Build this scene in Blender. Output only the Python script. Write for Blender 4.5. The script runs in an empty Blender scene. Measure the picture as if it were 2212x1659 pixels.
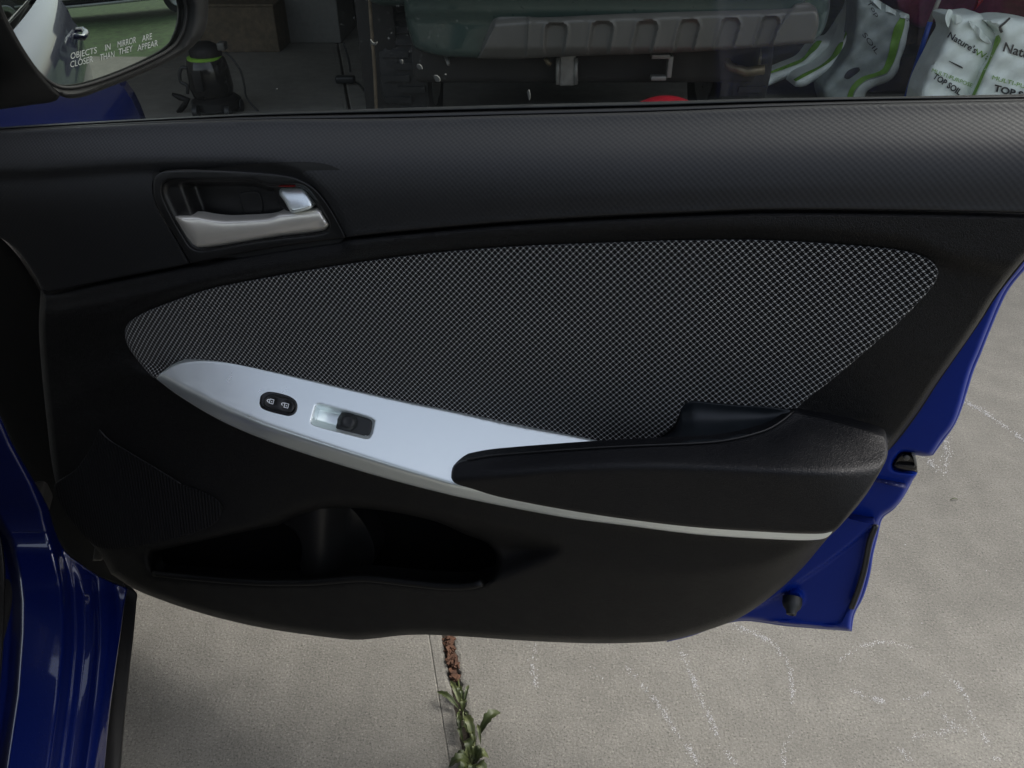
import bpy, math, random
import numpy as np
from mathutils import Vector
from mathutils.geometry import delaunay_2d_cdt
random.seed(7); np.random.seed(7)
R = math.radians
sc = bpy.context.scene
col = sc.collection

# ------------------------------------------------------------------ camera, world, sun
CAMH = 1.10; PITCH = R(35.0); FPX = 1640.0; W2, H2 = 1106.0, 829.5      # photo traced on a 2212 x 1659 grid
cd = bpy.data.cameras.new("camera"); cam = bpy.data.objects.new("camera", cd); col.objects.link(cam)
cam.location = (0, 0, CAMH); cam.rotation_euler = (math.pi/2 - PITCH, 0, 0)
cd.sensor_width = 36.0; cd.lens = 36.0*FPX/2212.0; cd.clip_start = 0.02; cd.clip_end = 500
sc.camera = cam
w = bpy.data.worlds.new("World"); sc.world = w; w.use_nodes = True
nt = w.node_tree; nt.nodes.clear()
sky = nt.nodes.new("ShaderNodeTexSky"); sky.sky_type = 'NISHITA'; sky.sun_disc = False
SUN_EL, SUN_AZ = R(48), R(72)          # azimuth clockwise from +Y
sky.sun_elevation = SUN_EL; sky.sun_rotation = SUN_AZ; sky.air_density = 1.0; sky.dust_density = 4.0; sky.ozone_density = 1.0
hsv = nt.nodes.new("ShaderNodeHueSaturation"); hsv.inputs['Saturation'].default_value = 0.52
bg = nt.nodes.new("ShaderNodeBackground"); bg.inputs['Strength'].default_value = 0.15
out = nt.nodes.new("ShaderNodeOutputWorld")
nt.links.new(sky.outputs[0], hsv.inputs['Color']); nt.links.new(hsv.outputs[0], bg.inputs['Color']); nt.links.new(bg.outputs[0], out.inputs['Surface'])
sl = bpy.data.lights.new("sun", 'SUN'); sl.energy = 1.4; sl.angle = R(40); sl.color = (1, .975, .94)
so = bpy.data.objects.new("sun", sl); col.objects.link(so)
sd = Vector((math.sin(SUN_AZ)*math.cos(SUN_EL), math.cos(SUN_AZ)*math.cos(SUN_EL), math.sin(SUN_EL)))
so.rotation_euler = sd.to_track_quat('Z', 'Y').to_euler(); so.location = (4, 4, 9)
sc.view_settings.view_transform = 'Standard'; sc.view_settings.look = 'None'
sc.view_settings.exposure = 0.93; sc.view_settings.gamma = 1.0
sc.render.engine = 'CYCLES'
sc.cycles.max_bounces = 10; sc.cycles.transparent_max_bounces = 12

# ------------------------------------------------------------------ pixel <-> place helpers
CP, SP = math.cos(PITCH), math.sin(PITCH)
C0 = np.array([0, 0, CAMH])
def rays(px, py):
    px = np.asarray(px, float); py = np.asarray(py, float)
    a = (px-W2)/FPX; u = (H2-py)/FPX
    return np.stack([a, CP+SP*u, -SP+CP*u], -1)
class Plane:
    """a real plane in the place; o lifts a point off it, towards the viewer's side"""
    def __init__(s, P0, n):
        s.P0 = np.array(P0, float); s.n = np.array(n, float); s.n /= np.linalg.norm(s.n)
    def __call__(s, px, py, o=0.0):
        d = rays(px, py)
        t = ((s.n @ (s.P0-C0)) + np.asarray(o))/(d @ s.n)
        return C0 + d*t[..., None]
    def back(s, P, k): return P - s.n*k
def at(px, py, plane, o=0.0): return plane(np.array([px]), np.array([py]), np.array([o]))[0]
YAW = R(16)
DR = np.array([math.cos(YAW), -math.sin(YAW), 0]); DN = np.array([-math.sin(YAW), -math.cos(YAW), 0])
DOOR = Plane((0, .66, 0), DN)
def YP(y): return Plane((0, y, 0), (0, -1, 0))
def ZP(z): return Plane((0, 0, z), (0, 0, 1))
GROUND = ZP(0)

# ------------------------------------------------------------------ curves
def cr(pts, closed=False, step=5.0):
    P = np.array(pts, float)
    if len(P) == 2:
        n = max(1, int(np.linalg.norm(P[1]-P[0])/step)); t = np.linspace(0, 1, n+1)[:, None]
        return P[0]*(1-t)+P[1]*t
    if closed: Q = np.vstack([P[-1], P, P[0], P[1]])
    else: Q = np.vstack([2*P[0]-P[1], P, 2*P[-1]-P[-2]])
    res = []
    for i in range(1, len(Q)-2):
        p0, p1, p2, p3 = Q[i-1], Q[i], Q[i+1], Q[i+2]
        L = np.linalg.norm(p2-p1)
        if L < 1e-6: continue
        d0 = max(np.linalg.norm(p1-p0), 1e-3)**.5; d1 = L**.5; d2 = max(np.linalg.norm(p3-p2), 1e-3)**.5
        m1 = (p2-p1) + d1*((p1-p0)/d0 - (p2-p0)/(d0+d1)); m2 = (p2-p1) + d1*((p3-p2)/d2 - (p3-p1)/(d1+d2))
        n = max(1, int(L/step)); t = (np.arange(n)/n)[:, None]
        res.append((2*t**3-3*t**2+1)*p1+(t**3-2*t**2+t)*m1+(-2*t**3+3*t**2)*p2+(t**3-t**2)*m2)
    r = np.vstack(res)
    return r if closed else np.vstack([r, P[-1]])
def outline(spec, step=5.0):
    """spec: list of points (smooth closed loop) or list of segments (each smooth, corners between)"""
    if not hasattr(spec[0][0], '__len__'): r = cr(spec, True, step)
    else:
        r = []
        for sg in spec:
            c = cr(sg, False, step)
            for p in c:
                if not r or np.linalg.norm(r[-1]-p) > step*.35: r.append(p)
        if np.linalg.norm(r[0]-r[-1]) < step*.5: r.pop()
        r = np.array(r)
    return r
def inside(P, poly):
    x, y = P[:, 0], P[:, 1]; c = np.zeros(len(P), bool)
    x1, y1 = poly[:, 0], poly[:, 1]; x2, y2 = np.roll(x1, -1), np.roll(y1, -1)
    for i in range(len(poly)):
        if y1[i] == y2[i]: continue
        m = (y1[i] > y) != (y2[i] > y)
        c ^= m & (x < (x2[i]-x1[i])*(y-y1[i])/(y2[i]-y1[i])+x1[i])
    return c
def dist(P, poly, closed=True):
    A = poly; B = np.roll(poly, -1, 0)
    if not closed: A, B = A[:-1], B[:-1]
    d = np.full(len(P), 1e9)
    for a, b in zip(A, B):
        ab = b-a; L = ab@ab+1e-12
        t = np.clip(((P-a)@ab)/L, 0, 1); q = P-(a+t[:, None]*ab)
        d = np.minimum(d, np.einsum('ij,ij->i', q, q))
    return np.sqrt(d)
def sdist(px, py, poly):
    P = np.stack([np.ravel(px), np.ravel(py)], -1); d = dist(P, poly); i = inside(P, poly)
    return np.where(i, d, -d).reshape(np.shape(px))
def sstep(a, b, x):
    t = np.clip((np.asarray(x, float)-a)/(b-a), 0, 1); return t*t*(3-2*t)

# ------------------------------------------------------------------ objects
def tagit(o, label=None, cat=None, group=None, kind=None):
    if label: o['label'] = label
    if cat: o['category'] = cat
    if group: o['group'] = group
    if kind: o['kind'] = kind
    return o
def thing(name, loc, label, cat, group=None):
    o = bpy.data.objects.new(name, None); o.empty_display_size = .05; o.location = loc; col.objects.link(o)
    return tagit(o, label, cat, group)
def rootloc(parent):
    p = np.zeros(3)
    while parent is not None: p = p+np.array(parent.location); parent = parent.parent
    return p
def mk(name, V, F, mat, parent=None, uv=None, smooth=True, label=None, kind=None):
    V = np.asarray(V, float)-rootloc(parent)
    me = bpy.data.meshes.new(name); me.from_pydata([tuple(v) for v in V], [], [tuple(int(i) for i in f) for f in F])
    if uv is not None:
        l = me.uv_layers.new(name="UVMap"); idx = np.zeros(len(me.loops), np.int32); me.loops.foreach_get("vertex_index", idx)
        l.data.foreach_set("uv", np.asarray(uv, float)[idx].ravel())
    if smooth: me.shade_smooth()
    me.materials.append(mat); me.update()
    o = bpy.data.objects.new(name, me); col.objects.link(o); o.parent = parent
    return tagit(o, label, None, None, kind)
def door_uv(P):
    s = P @ DR; o = P @ DN - DOOR.P0 @ DN
    return np.stack([s, P[:, 2]-o*.8], -1)
def hf(name, spec, mapper, field, mat, parent=None, step=8, r=0, drop=0.0, skirt=.012, holes=(), uvf=None, label=None, kind=None, bstep=None, backn=None):
    """relief surface: an outline, a depth field, a rounded edge and a side wall"""
    bstep = bstep or min(step, 6)
    ol = outline(spec, bstep) if not isinstance(spec, np.ndarray) else spec
    hs = [outline(h, bstep) if not isinstance(h, np.ndarray) else h for h in holes]
    loops = [ol]+hs
    x0, y0 = ol.min(0); x1, y1 = ol.max(0)
    gx, gy = np.meshgrid(np.arange(x0+step/2, x1, step), np.arange(y0+step/2, y1, step))
    gx = gx + (np.arange(gx.shape[0]) % 2)[:, None]*step*.5
    cand = [np.stack([gx.ravel(), gy.ravel()], -1)]
    if r > 0:
        for L in loops:
            tn = np.roll(L, -1, 0)-np.roll(L, 1, 0); nn = np.stack([-tn[:, 1], tn[:, 0]], -1); nn /= np.linalg.norm(nn, axis=1)[:, None]+1e-9
            for k in (.12, .3, .6, 1.0):
                for sg in (1, -1): cand.append(np.hstack([L+nn*sg*r*k, np.full((len(L), 1), r*k)]))
    pts = []
    allb = np.vstack(loops)
    def dall(P): return np.min([dist(P, L) for L in loops], 0)
    def inall(P):
        m = inside(P, ol)
        for h in hs: m &= ~inside(P, h)
        return m
    g = cand[0]; g = g[inall(g)]; d = dall(g); g = g[d > (r+step*.35 if r else step*.4)]; pts.append(g)
    for c in cand[1:]:
        k = c[0, 2]; q = c[:, :2]; q = q[inall(q)]
        if len(q): d = dall(q); pts.append(q[d > k*.93])
    inn = np.vstack(pts) if pts else np.zeros((0, 2))
    verts = np.vstack([allb, inn]); edges = []; b = 0
    for L in loops:
        n = len(L); edges += [(b+i, b+(i+1) % n) for i in range(n)]; b += n
    vo, eo, fo, ov, oe, of = delaunay_2d_cdt([Vector((p[0], -p[1])) for p in verts], edges, [], 0, .01)
    V2 = np.array([(v.x, -v.y) for v in vo]); F = np.array([f for f in fo])
    cen = V2[F].mean(1); F = F[inall(cen)]
    o = field(V2[:, 0], V2[:, 1]) if callable(field) else np.full(len(V2), float(field))
    if r > 0:
        d = dall(V2); t = np.clip(1-d/r, 0, 1); o = o-drop*(1-np.sqrt(np.clip(1-t*t, 0, 1)))
    P = mapper(V2[:, 0], V2[:, 1], o)
    # boundary side walls
    ecount = {}
    for f in F:
        for i in range(3):
            a, b2 = int(f[i]), int(f[(i+1) % 3]); k = (a, b2)
            if (b2, a) in ecount: del ecount[(b2, a)]
            else: ecount[k] = 1
    faces = [tuple(f) for f in F]; V = [P]
    if skirt:
        bn = np.array(backn) if backn is not None else mapper.n
        bi = sorted({i for e in ecount for i in e}); m = {}; base = len(P)
        for j, i in enumerate(bi): m[i] = base+j
        V.append(P[bi]-bn*skirt)
        for a, b2 in ecount: faces.append((b2, a, m[a], m[b2]))
    V = np.vstack(V)
    uv = uvf(V) if uvf else None
    ob = mk(name, V, faces, mat, parent, uv, True, label, kind)
    ob.data.set_sharp_from_angle(angle=R(50))
    return ob
def tube(name, pts, rad, mat, parent=None, n=8, label=None, caps=True, kind=None):
    P = np.array(pts, float); m = len(P)
    rr = np.full(m, rad) if np.isscalar(rad) else np.array(rad)
    T = np.gradient(P, axis=0); T /= np.linalg.norm(T, axis=1)[:, None]+1e-12
    up = np.array([0, 0, 1.0]) if abs(T[0, 2]) < .9 else np.array([1.0, 0, 0])
    V = []; prev = None
    for i in range(m):
        a = np.cross(T[i], up if prev is None else np.cross(prev, T[i])); 
        if prev is None: a = np.cross(T[i], up)
        else: a = prev-T[i]*(prev@T[i])
        a /= np.linalg.norm(a)+1e-12; prev = a; b = np.cross(T[i], a)
        for k in range(n):
            an = 2*math.pi*k/n; V.append(P[i]+rr[i]*(math.cos(an)*a+math.sin(an)*b))
    F = [(i*n+k, i*n+(k+1) % n, (i+1)*n+(k+1) % n, (i+1)*n+k) for i in range(m-1) for k in range(n)]
    if caps: F += [tuple(range(n))[::-1], tuple((m-1)*n+k for k in range(n))]
    return mk(name, V, F, mat, parent, None, True, label, kind)
def box(name, c, s, mat, parent=None, ax=None, bev=.0, label=None, kind=None):
    """box centred at c, half sizes s, axes ax (3 rows); bevelled edges"""
    import bmesh
    bm = bmesh.new(); bmesh.ops.create_cube(bm, size=2)
    for v in bm.verts: v.co = Vector((v.co.x*s[0], v.co.y*s[1], v.co.z*s[2]))
    if bev: bmesh.ops.bevel(bm, geom=list(bm.edges), offset=bev, segments=3, affect='EDGES', profile=.5)
    A = np.eye(3) if ax is None else np.array(ax)
    V = [np.array(c)+np.array(v.co) @ A for v in bm.verts]; bm.verts.index_update()
    F = [[v.index for v in f.verts] for f in bm.faces]; bm.free()
    o = mk(name, V, F, mat, parent, None, bool(bev), label, kind)
    if bev: o.data.set_sharp_from_angle(angle=R(40))
    return o
def lathe(name, c, prof, mat, parent=None, n=32, ax=None, label=None, sx=1, sy=1):
    V = []; A = np.eye(3) if ax is None else np.array(ax)
    for rr, z in prof:
        for k in range(n):
            a = 2*math.pi*k/n; V.append(np.array(c)+np.array([rr*math.cos(a)*sx, rr*math.sin(a)*sy, z]) @ A)
    m = len(prof)
    F = [(i*n+k, i*n+(k+1) % n, (i+1)*n+(k+1) % n, (i+1)*n+k) for i in range(m-1) for k in range(n)]
    F += [tuple(range(n))[::-1], tuple((m-1)*n+k for k in range(n))]
    o = mk(name, V, F, mat, parent, None, True, label); o.data.set_sharp_from_angle(angle=R(40)); return o
def textmesh(body, shear=0.0, bold=0.0):
    c = bpy.data.curves.new("t", 'FONT'); c.body = body; c.shear = shear; c.resolution_u = 4; c.offset = bold
    o = bpy.data.objects.new("t", c); col.objects.link(o); dg = bpy.context.evaluated_depsgraph_get()
    me = bpy.data.meshes.new_from_object(o.evaluated_get(dg))
    V = np.array([v.co[:] for v in me.vertices]); F = [tuple(p.vertices) for p in me.polygons]
    bpy.data.objects.remove(o); bpy.data.meshes.remove(me); bpy.data.curves.remove(c)
    return V, F
def lettering(body, p0, p1, h, mapper, field, mat, parent, name="lettering", shear=0.0, bold=0.0, up=None, lift=.0012):
    """text laid from p0 to p1 (baseline) with cap height h, following a surface"""
    V, F = textmesh(body, shear, bold)
    x0, x1 = V[:, 0].min(), V[:, 0].max()
    u = (V[:, 0]-x0)/(x1-x0); v = V[:, 1]/.70
    p0 = np.array(p0, float); p1 = np.array(p1, float); d = p1-p0
    if up is None: n = np.array([d[1], -d[0]])/np.linalg.norm(d)
    else: n = np.array(up, float)/np.linalg.norm(up)
    Q = p0+u[:, None]*d+v[:, None]*h*n
    o = (field(Q[:, 0], Q[:, 1]) if callable(field) else np.full(len(Q), float(field)))+lift
    return mk(name, mapper(Q[:, 0], Q[:, 1], o), F, mat, parent, None, False)

# ------------------------------------------------------------------ materials
def newmat(name):
    m = bpy.data.materials.new(name); m.use_nodes = True; n = m.node_tree; b = n.nodes['Principled BSDF']; return m, n, b
def nd(n, t, **kw):
    x = n.nodes.new(t)
    for k, v in kw.items(): setattr(x, k, v)
    return x
def math_(n, op, a, b=None, c=None):
    x = n.nodes.new("ShaderNodeMath"); x.operation = op
    for i, v in enumerate((a, b, c)):
        if v is None: continue
        if isinstance(v, (int, float)): x.inputs[i].default_value = v
        else: n.links.new(v, x.inputs[i])
    return x.outputs[0]
def ramp(n, fac, stops):
    r = n.nodes.new("ShaderNodeValToRGB"); n.links.new(fac, r.inputs[0])
    el = r.color_ramp.elements
    while len(el) < len(stops): el.new(.5)
    for e, (p, c) in zip(el, stops): e.position = p; e.color = (*c, 1) if len(c) == 3 else c
    return r.outputs[0]
def bump(n, b, h, strength, dist_, prev=None):
    x = n.nodes.new("ShaderNodeBump"); x.inputs['Strength'].default_value = strength; x.inputs['Distance'].default_value = dist_
    n.links.new(h, x.inputs['Height'])
    if prev is not None: n.links.new(prev, x.inputs['Normal'])
    if b is not None: n.links.new(x.outputs[0], b.inputs['Normal'])
    return x.outputs[0]
def noise(n, vec, scale, detail=3, rough=.55):
    x = n.nodes.new("ShaderNodeTexNoise"); x.inputs['Scale'].default_value = scale; x.inputs['Detail'].default_value = detail
    x.inputs['Roughness'].default_value = rough
    if vec is not None: n.links.new(vec, x.inputs['Vector'])
    return x
def simple(name, c, rough=.5, metal=0.0, coat=0.0, spec=.5, var=.12, vscale=30.0, bumpd=0.0, bscale=400.0, emit=None):
    m, n, b = newmat(name)
    tc = nd(n, "ShaderNodeTexCoord")
    nz = noise(n, tc.outputs['Object'], vscale, 4)
    lo = tuple(x*(1-var) for x in c); hi = tuple(min(1, x*(1+var)) for x in c)
    n.links.new(ramp(n, nz.outputs['Fac'], [(.3, lo), (.7, hi)]), b.inputs['Base Color'])
    rr = math_(n, 'MULTIPLY_ADD', nz.outputs['Fac'], .16, rough-.08); n.links.new(rr, b.inputs['Roughness'])
    b.inputs['Metallic'].default_value = metal; b.inputs['Specular IOR Level'].default_value = spec
    if coat: b.inputs['Coat Weight'].default_value = coat; b.inputs['Coat Roughness'].default_value = .04; b.inputs['Coat IOR'].default_value = 1.5 if coat < .9 else 1.72
    if bumpd:
        nb = noise(n, tc.outputs['Object'], bscale, 3); bump(n, b, nb.outputs['Fac'], .6, bumpd)
    if emit: b.inputs['Emission Color'].default_value = (*emit[:3], 1); b.inputs['Emission Strength'].default_value = emit[3]
    return m
def leather(name, c, rough, scale=620, d=.00035, spec=.5):
    m, n, b = newmat(name); uv = nd(n, "ShaderNodeUVMap"); b.inputs['Base Color'].default_value = (*c, 1)
    b.inputs['Specular IOR Level'].default_value = spec
    wz = noise(n, uv.outputs[0], 160, 2); mx = nd(n, "ShaderNodeVectorMath", operation='MULTIPLY_ADD')
    n.links.new(wz.outputs['Color'], mx.inputs[0]); mx.inputs[1].default_value = (.004, .004, 0); n.links.new(uv.outputs[0], mx.inputs[2])
    vo = nd(n, "ShaderNodeTexVoronoi", feature='DISTANCE_TO_EDGE'); vo.inputs['Scale'].default_value = scale; n.links.new(mx.outputs[0], vo.inputs['Vector'])
    h = math_(n, 'MINIMUM', vo.outputs['Distance'], .18)
    nz = noise(n, uv.outputs[0], 35, 3)
    n.links.new(math_(n, 'MULTIPLY_ADD', nz.outputs['Fac'], .14, rough-.07), b.inputs['Roughness'])
    p = bump(n, None, h, .8, d*5); fine = noise(n, uv.outputs[0], 1800, 2); bump(n, b, fine.outputs['Fac'], .25, .0003, p)
    dust = noise(n, uv.outputs[0], 900, 2, .8)
    c1 = ramp(n, dust.outputs['Fac'], [(.3, tuple(x*.85 for x in c)), (.68, c), (.76, tuple(x*4+.006 for x in c))])
    mp = nd(n, "ShaderNodeMapping"); mp.inputs['Rotation'].default_value = (0, 0, R(25)); mp.inputs['Scale'].default_value = (14, 130, 1); n.links.new(uv.outputs[0], mp.inputs[0])
    sc1 = noise(n, mp.outputs[0], 1, 4, .7); pt = noise(n, uv.outputs[0], 9, 3); m_ = ramp(n, math_(n, 'MULTIPLY', sc1.outputs['Fac'], pt.outputs['Fac']), [(.33, (0, 0, 0)), (.46, (.012, .012, .012))])
    ad = nd(n, "ShaderNodeMix", data_type='RGBA', blend_type='ADD'); ad.inputs[0].default_value = .55; n.links.new(c1, ad.inputs[6]); n.links.new(m_, ad.inputs[7])
    n.links.new(ad.outputs[2], b.inputs['Base Color'])
    return m
def dimple(name, c, rough, px, pz, d):
    """staggered dimples pressed in the plastic"""
    m, n, b = newmat(name); uv = nd(n, "ShaderNodeUVMap"); sp = nd(n, "ShaderNodeSeparateXYZ"); n.links.new(uv.outputs[0], sp.inputs[0])
    b.inputs['Specular IOR Level'].default_value = .5
    u = math_(n, 'MULTIPLY', sp.outputs[0], 2*math.pi/px); v = math_(n, 'MULTIPLY', sp.outputs[1], 2*math.pi/pz)
    h = math_(n, 'MULTIPLY', math_(n, 'SINE', u), math_(n, 'SINE', v))
    nz = noise(n, uv.outputs[0], 20, 3); n.links.new(math_(n, 'MULTIPLY_ADD', nz.outputs['Fac'], .1, rough-.05), b.inputs['Roughness'])
    k = math_(n, 'MULTIPLY_ADD', h, .3, .5)
    n.links.new(ramp(n, k, [(0.05, tuple(x*.7 for x in c)), (.6, c), (1, tuple(x*1.2 for x in c))]), b.inputs['Base Color'])
    bump(n, b, h, .9, d)
    return m
def fabricmat(name):
    m, n, b = newmat(name); uv = nd(n, "ShaderNodeUVMap")
    wz = noise(n, uv.outputs[0], 5, 2); wa = nd(n, "ShaderNodeVectorMath", operation='MULTIPLY_ADD')
    n.links.new(wz.outputs['Color'], wa.inputs[0]); wa.inputs[1].default_value = (.004, .004, 0); n.links.new(uv.outputs[0], wa.inputs[2])
    rot = nd(n, "ShaderNodeMapping"); n.links.new(wa.outputs[0], rot.inputs[0]); rot.inputs['Rotation'].default_value = (0, 0, R(-4))
    rot.inputs['Scale'].default_value = (1/.0058, 1/.0061, 1)
    sp = nd(n, "ShaderNodeSeparateXYZ"); n.links.new(rot.outputs[0], sp.inputs[0])
    def cell(off): # centred fract
        x = math_(n, 'SUBTRACT', math_(n, 'FRACT', math_(n, 'ADD', sp.outputs[0], off[0])), .5)
        y = math_(n, 'SUBTRACT', math_(n, 'FRACT', math_(n, 'ADD', sp.outputs[1], off[1])), .5); return x, y
    def ell(off, a, bb, ang):
        x, y = cell(off); c, s = math.cos(ang), math.sin(ang)
        p = math_(n, 'ADD', math_(n, 'MULTIPLY', x, c/a), math_(n, 'MULTIPLY', y, s/a)); q = math_(n, 'ADD', math_(n, 'MULTIPLY', x, -s/bb), math_(n, 'MULTIPLY', y, c/bb))
        d2 = math_(n, 'ADD', math_(n, 'MULTIPLY', p, p), math_(n, 'MULTIPLY', q, q))
        return math_(n, 'MAXIMUM', math_(n, 'SUBTRACT', 1.0, d2), 0.0)
    big = math_(n, 'MAXIMUM', ell((.5, .5), .22, .155, 0), ell((0, 0), .22, .155, 0))
    da = math_(n, 'MAXIMUM', ell((.25, .25), .135, .058, -.45), ell((.75, .75), .135, .058, -.45))
    db = math_(n, 'MAXIMUM', ell((.75, .25), .135, .058, .45), ell((.25, .75), .135, .058, .45))
    h = math_(n, 'MAXIMUM', big, math_(n, 'MULTIPLY', math_(n, 'MAXIMUM', da, db), .8))
    fz = noise(n, uv.outputs[0], 700, 3); sh = math_(n, 'MULTIPLY_ADD', fz.outputs['Fac'], .5, -.22)
    hh = math_(n, 'ADD', h, math_(n, 'MULTIPLY', sh, .35))
    n.links.new(ramp(n, hh, [(.12, (.0025, .0025, .0028)), (.36, (.30, .30, .295)), (1, (.42, .42, .415))]), b.inputs['Base Color'])
    b.inputs['Roughness'].default_value = .9; b.inputs['Specular IOR Level'].default_value = .15
    b.inputs['Sheen Weight'].default_value = .08
    bump(n, b, h, .7, .0007)
    return m
def ribmat(name):
    m, n, b = newmat(name); uv = nd(n, "ShaderNodeUVMap"); sp = nd(n, "ShaderNodeSeparateXYZ"); n.links.new(uv.outputs[0], sp.inputs[0])
    u = math_(n, 'MULTIPLY', math_(n, 'ADD', sp.outputs[0], math_(n, 'MULTIPLY', sp.outputs[1], -.18)), 2*math.pi/.0052)
    h = math_(n, 'SINE', u)
    n.links.new(ramp(n, math_(n, 'MULTIPLY_ADD', h, .5, .5), [(.2, (.002, .002, .002)), (.9, (.008, .008, .010))]), b.inputs['Base Color'])
    b.inputs['Roughness'].default_value = .7; b.inputs['Specular IOR Level'].default_value = .2; bump(n, b, h, .6, .0008); return m
def concrete(name, c=(.186, .179, .157)):
    m, n, b = newmat(name); tc = nd(n, "ShaderNodeTexCoord"); o = tc.outputs['Object']
    big = noise(n, o, 1.3, 5, .6); mid = noise(n, o, 14, 4, .6); fine = noise(n, o, 230, 4, .75); grit = nd(n, "ShaderNodeTexVoronoi"); grit.inputs['Scale'].default_value = 95; n.links.new(o, grit.inputs['Vector'])
    s = math_(n, 'ADD', math_(n, 'MULTIPLY_ADD', big.outputs['Fac'], .5, .14), math_(n, 'MULTIPLY', mid.outputs['Fac'], .35)); s = math_(n, 'ADD', s, math_(n, 'MULTIPLY', fine.outputs['Fac'], .58))
    colr = ramp(n, math_(n, 'MULTIPLY', s, .62), [(.36, tuple(x*.45 for x in c)), (.45, tuple(x*.82 for x in c)), (.53, c), (.62, tuple(min(1, x*1.32) for x in c))])
    gz = noise(n, o, 330, 2, .5); spots = ramp(n, gz.outputs['Fac'], [(.0, (.35, .35, .35)), (.31, (.55, .55, .55)), (.40, (.97, .97, .97)), (.62, (1.03, 1.03, 1.03)), (.70, (1.5, 1.5, 1.45))])
    mx = nd(n, "ShaderNodeMix", data_type='RGBA', blend_type='MULTIPLY'); mx.inputs[0].default_value = 1; n.links.new(colr, mx.inputs[6]); n.links.new(spots, mx.inputs[7])
    n.links.new(mx.outputs[2], b.inputs['Base Color']); b.inputs['Roughness'].default_value = .85; b.inputs['Specular IOR Level'].default_value = .3
    p = bump(n, None, fine.outputs['Fac'], .9, .0028); p = bump(n, None, grit.outputs['Distance'], .35, .0012, p)
    # broom marks
    mp = nd(n, "ShaderNodeMapping"); mp.inputs['Scale'].default_value = (18, 260, 1); mp.inputs['Rotation'].default_value = (0, 0, R(-8)); n.links.new(o, mp.inputs[0])
    br = noise(n, mp.outputs[0], 1, 3); bump(n, b, br.outputs['Fac'], .3, .0007, p)
    return m
def glassmat(name, tint, refl=1.0, rough=.0, dust=True):
    m = bpy.data.materials.new(name); m.use_nodes = True; n = m.node_tree; n.nodes.clear()
    o = nd(n, "ShaderNodeOutputMaterial"); tr = nd(n, "ShaderNodeBsdfTransparent"); tr.inputs[0].default_value = (*tint, 1)
    gl = nd(n, "ShaderNodeBsdfGlossy"); gl.inputs['Roughness'].default_value = rough; gl.inputs[0].default_value = (refl, refl, refl, 1)
    fr = nd(n, "ShaderNodeFresnel"); fr.inputs[0].default_value = 1.45
    mx = nd(n, "ShaderNodeMixShader"); n.links.new(fr.outputs[0], mx.inputs[0]); n.links.new(tr.outputs[0], mx.inputs[1]); n.links.new(gl.outputs[0], mx.inputs[2])
    res = mx.outputs[0]
    if dust:
        tc = nd(n, "ShaderNodeTexCoord"); a = noise(n, tc.outputs['Object'], 9, 4); f = noise(n, tc.outputs['Object'], 420, 2, .5)
        d1 = ramp(n, f.outputs['Fac'], [(.66, (0, 0, 0)), (.76, (1, 1, 1))]); d2 = ramp(n, a.outputs['Fac'], [(.35, (.0, .0, .0)), (.8, (1, 1, 1))])
        fac = math_(n, 'ADD', math_(n, 'MULTIPLY', math_(n, 'MULTIPLY', d1, d2), .35), math_(n, 'MULTIPLY_ADD', d2, .02, .008))
        df = nd(n, "ShaderNodeBsdfDiffuse"); df.inputs[0].default_value = (.45, .46, .42, 1)
        m2 = nd(n, "ShaderNodeMixShader"); n.links.new(fac, m2.inputs[0]); n.links.new(res, m2.inputs[1]); n.links.new(df.outputs[0], m2.inputs[2]); res = m2.outputs[0]
    n.links.new(res, o.inputs['Surface']); return m

M = {}
M['upper'] = dimple("dimpled_plastic", (.0080, .0084, .0092), .55, .0050, .0052, .00007)
M['leather'] = leather("grained_black", (.0026, .0026, .0028), .52, spec=.30)
M['armrest'] = leather("soft_grained_black", (.0028, .0032, .0045), .50, 560, .00022, .32)
M['black'] = simple("smooth_black_plastic", (.0085, .0086, .0088), .42, spec=.45, var=.1, bumpd=.00015, bscale=1200)
M['matte'] = simple("matte_black_plastic", (.003, .003, .0031), .6, spec=.3, var=.15, bumpd=.0002, bscale=900)
M['rubber'] = simple("rubber", (.010, .0115, .012), .5, var=.15)
M['gloss'] = simple("gloss_black", (.006, .006, .006), .16, var=.1)
M['grip'] = simple("grip_plastic", (.0075, .0105, .0135), .45, spec=.45, var=.12)
M['fabric'] = fabricmat("woven_fabric")
M['ribs'] = ribmat("speaker_ribs")
M['silver'] = simple("satin_silver_paint", (.90, .965, .96), .31, metal=.80, var=.01, vscale=60, bumpd=.000008, bscale=2500)
M['silver2'] = simple("satin_silver_handle", (.80, .77, .70), .34, metal=.6, var=.02, vscale=60)
M['white'] = simple("white_print", (.75, .78, .8), .6, var=.04)
M['speck'] = simple('dried_specks', (.07, .073, .066), .8)
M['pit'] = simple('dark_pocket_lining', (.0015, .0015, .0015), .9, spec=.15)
M['etch'] = simple("etched_print", (.30, .32, .31), .7, var=.05)
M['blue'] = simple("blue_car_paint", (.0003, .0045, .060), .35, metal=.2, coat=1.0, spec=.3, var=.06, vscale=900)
M['blueshade'] = simple('blue_paint_shaded', (.0001, .0034, .046), .30, metal=.1, coat=1.0, spec=.4, var=.06, vscale=900)  # same car blue, darkened so the colour carries the shade on sill and fender
M['bluelit'] = simple('blue_paint_lit', (.0003, .0160, .185), .4, metal=.1, coat=.10, spec=.12, var=.06, vscale=900)  # same car blue, brightened in the colour for the lit door shell, low gloss
M['glass'] = glassmat("window_glass", (.84, .87, .84))
M['carglass'] = glassmat("dark_car_glass", (.12, .13, .13), 1.0, 0, False)
M['mirror'] = simple("mirror_silver", (.40, .44, .42), -.03, metal=1.0, var=.02)
M['concrete'] = concrete("broomed_concrete")
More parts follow.
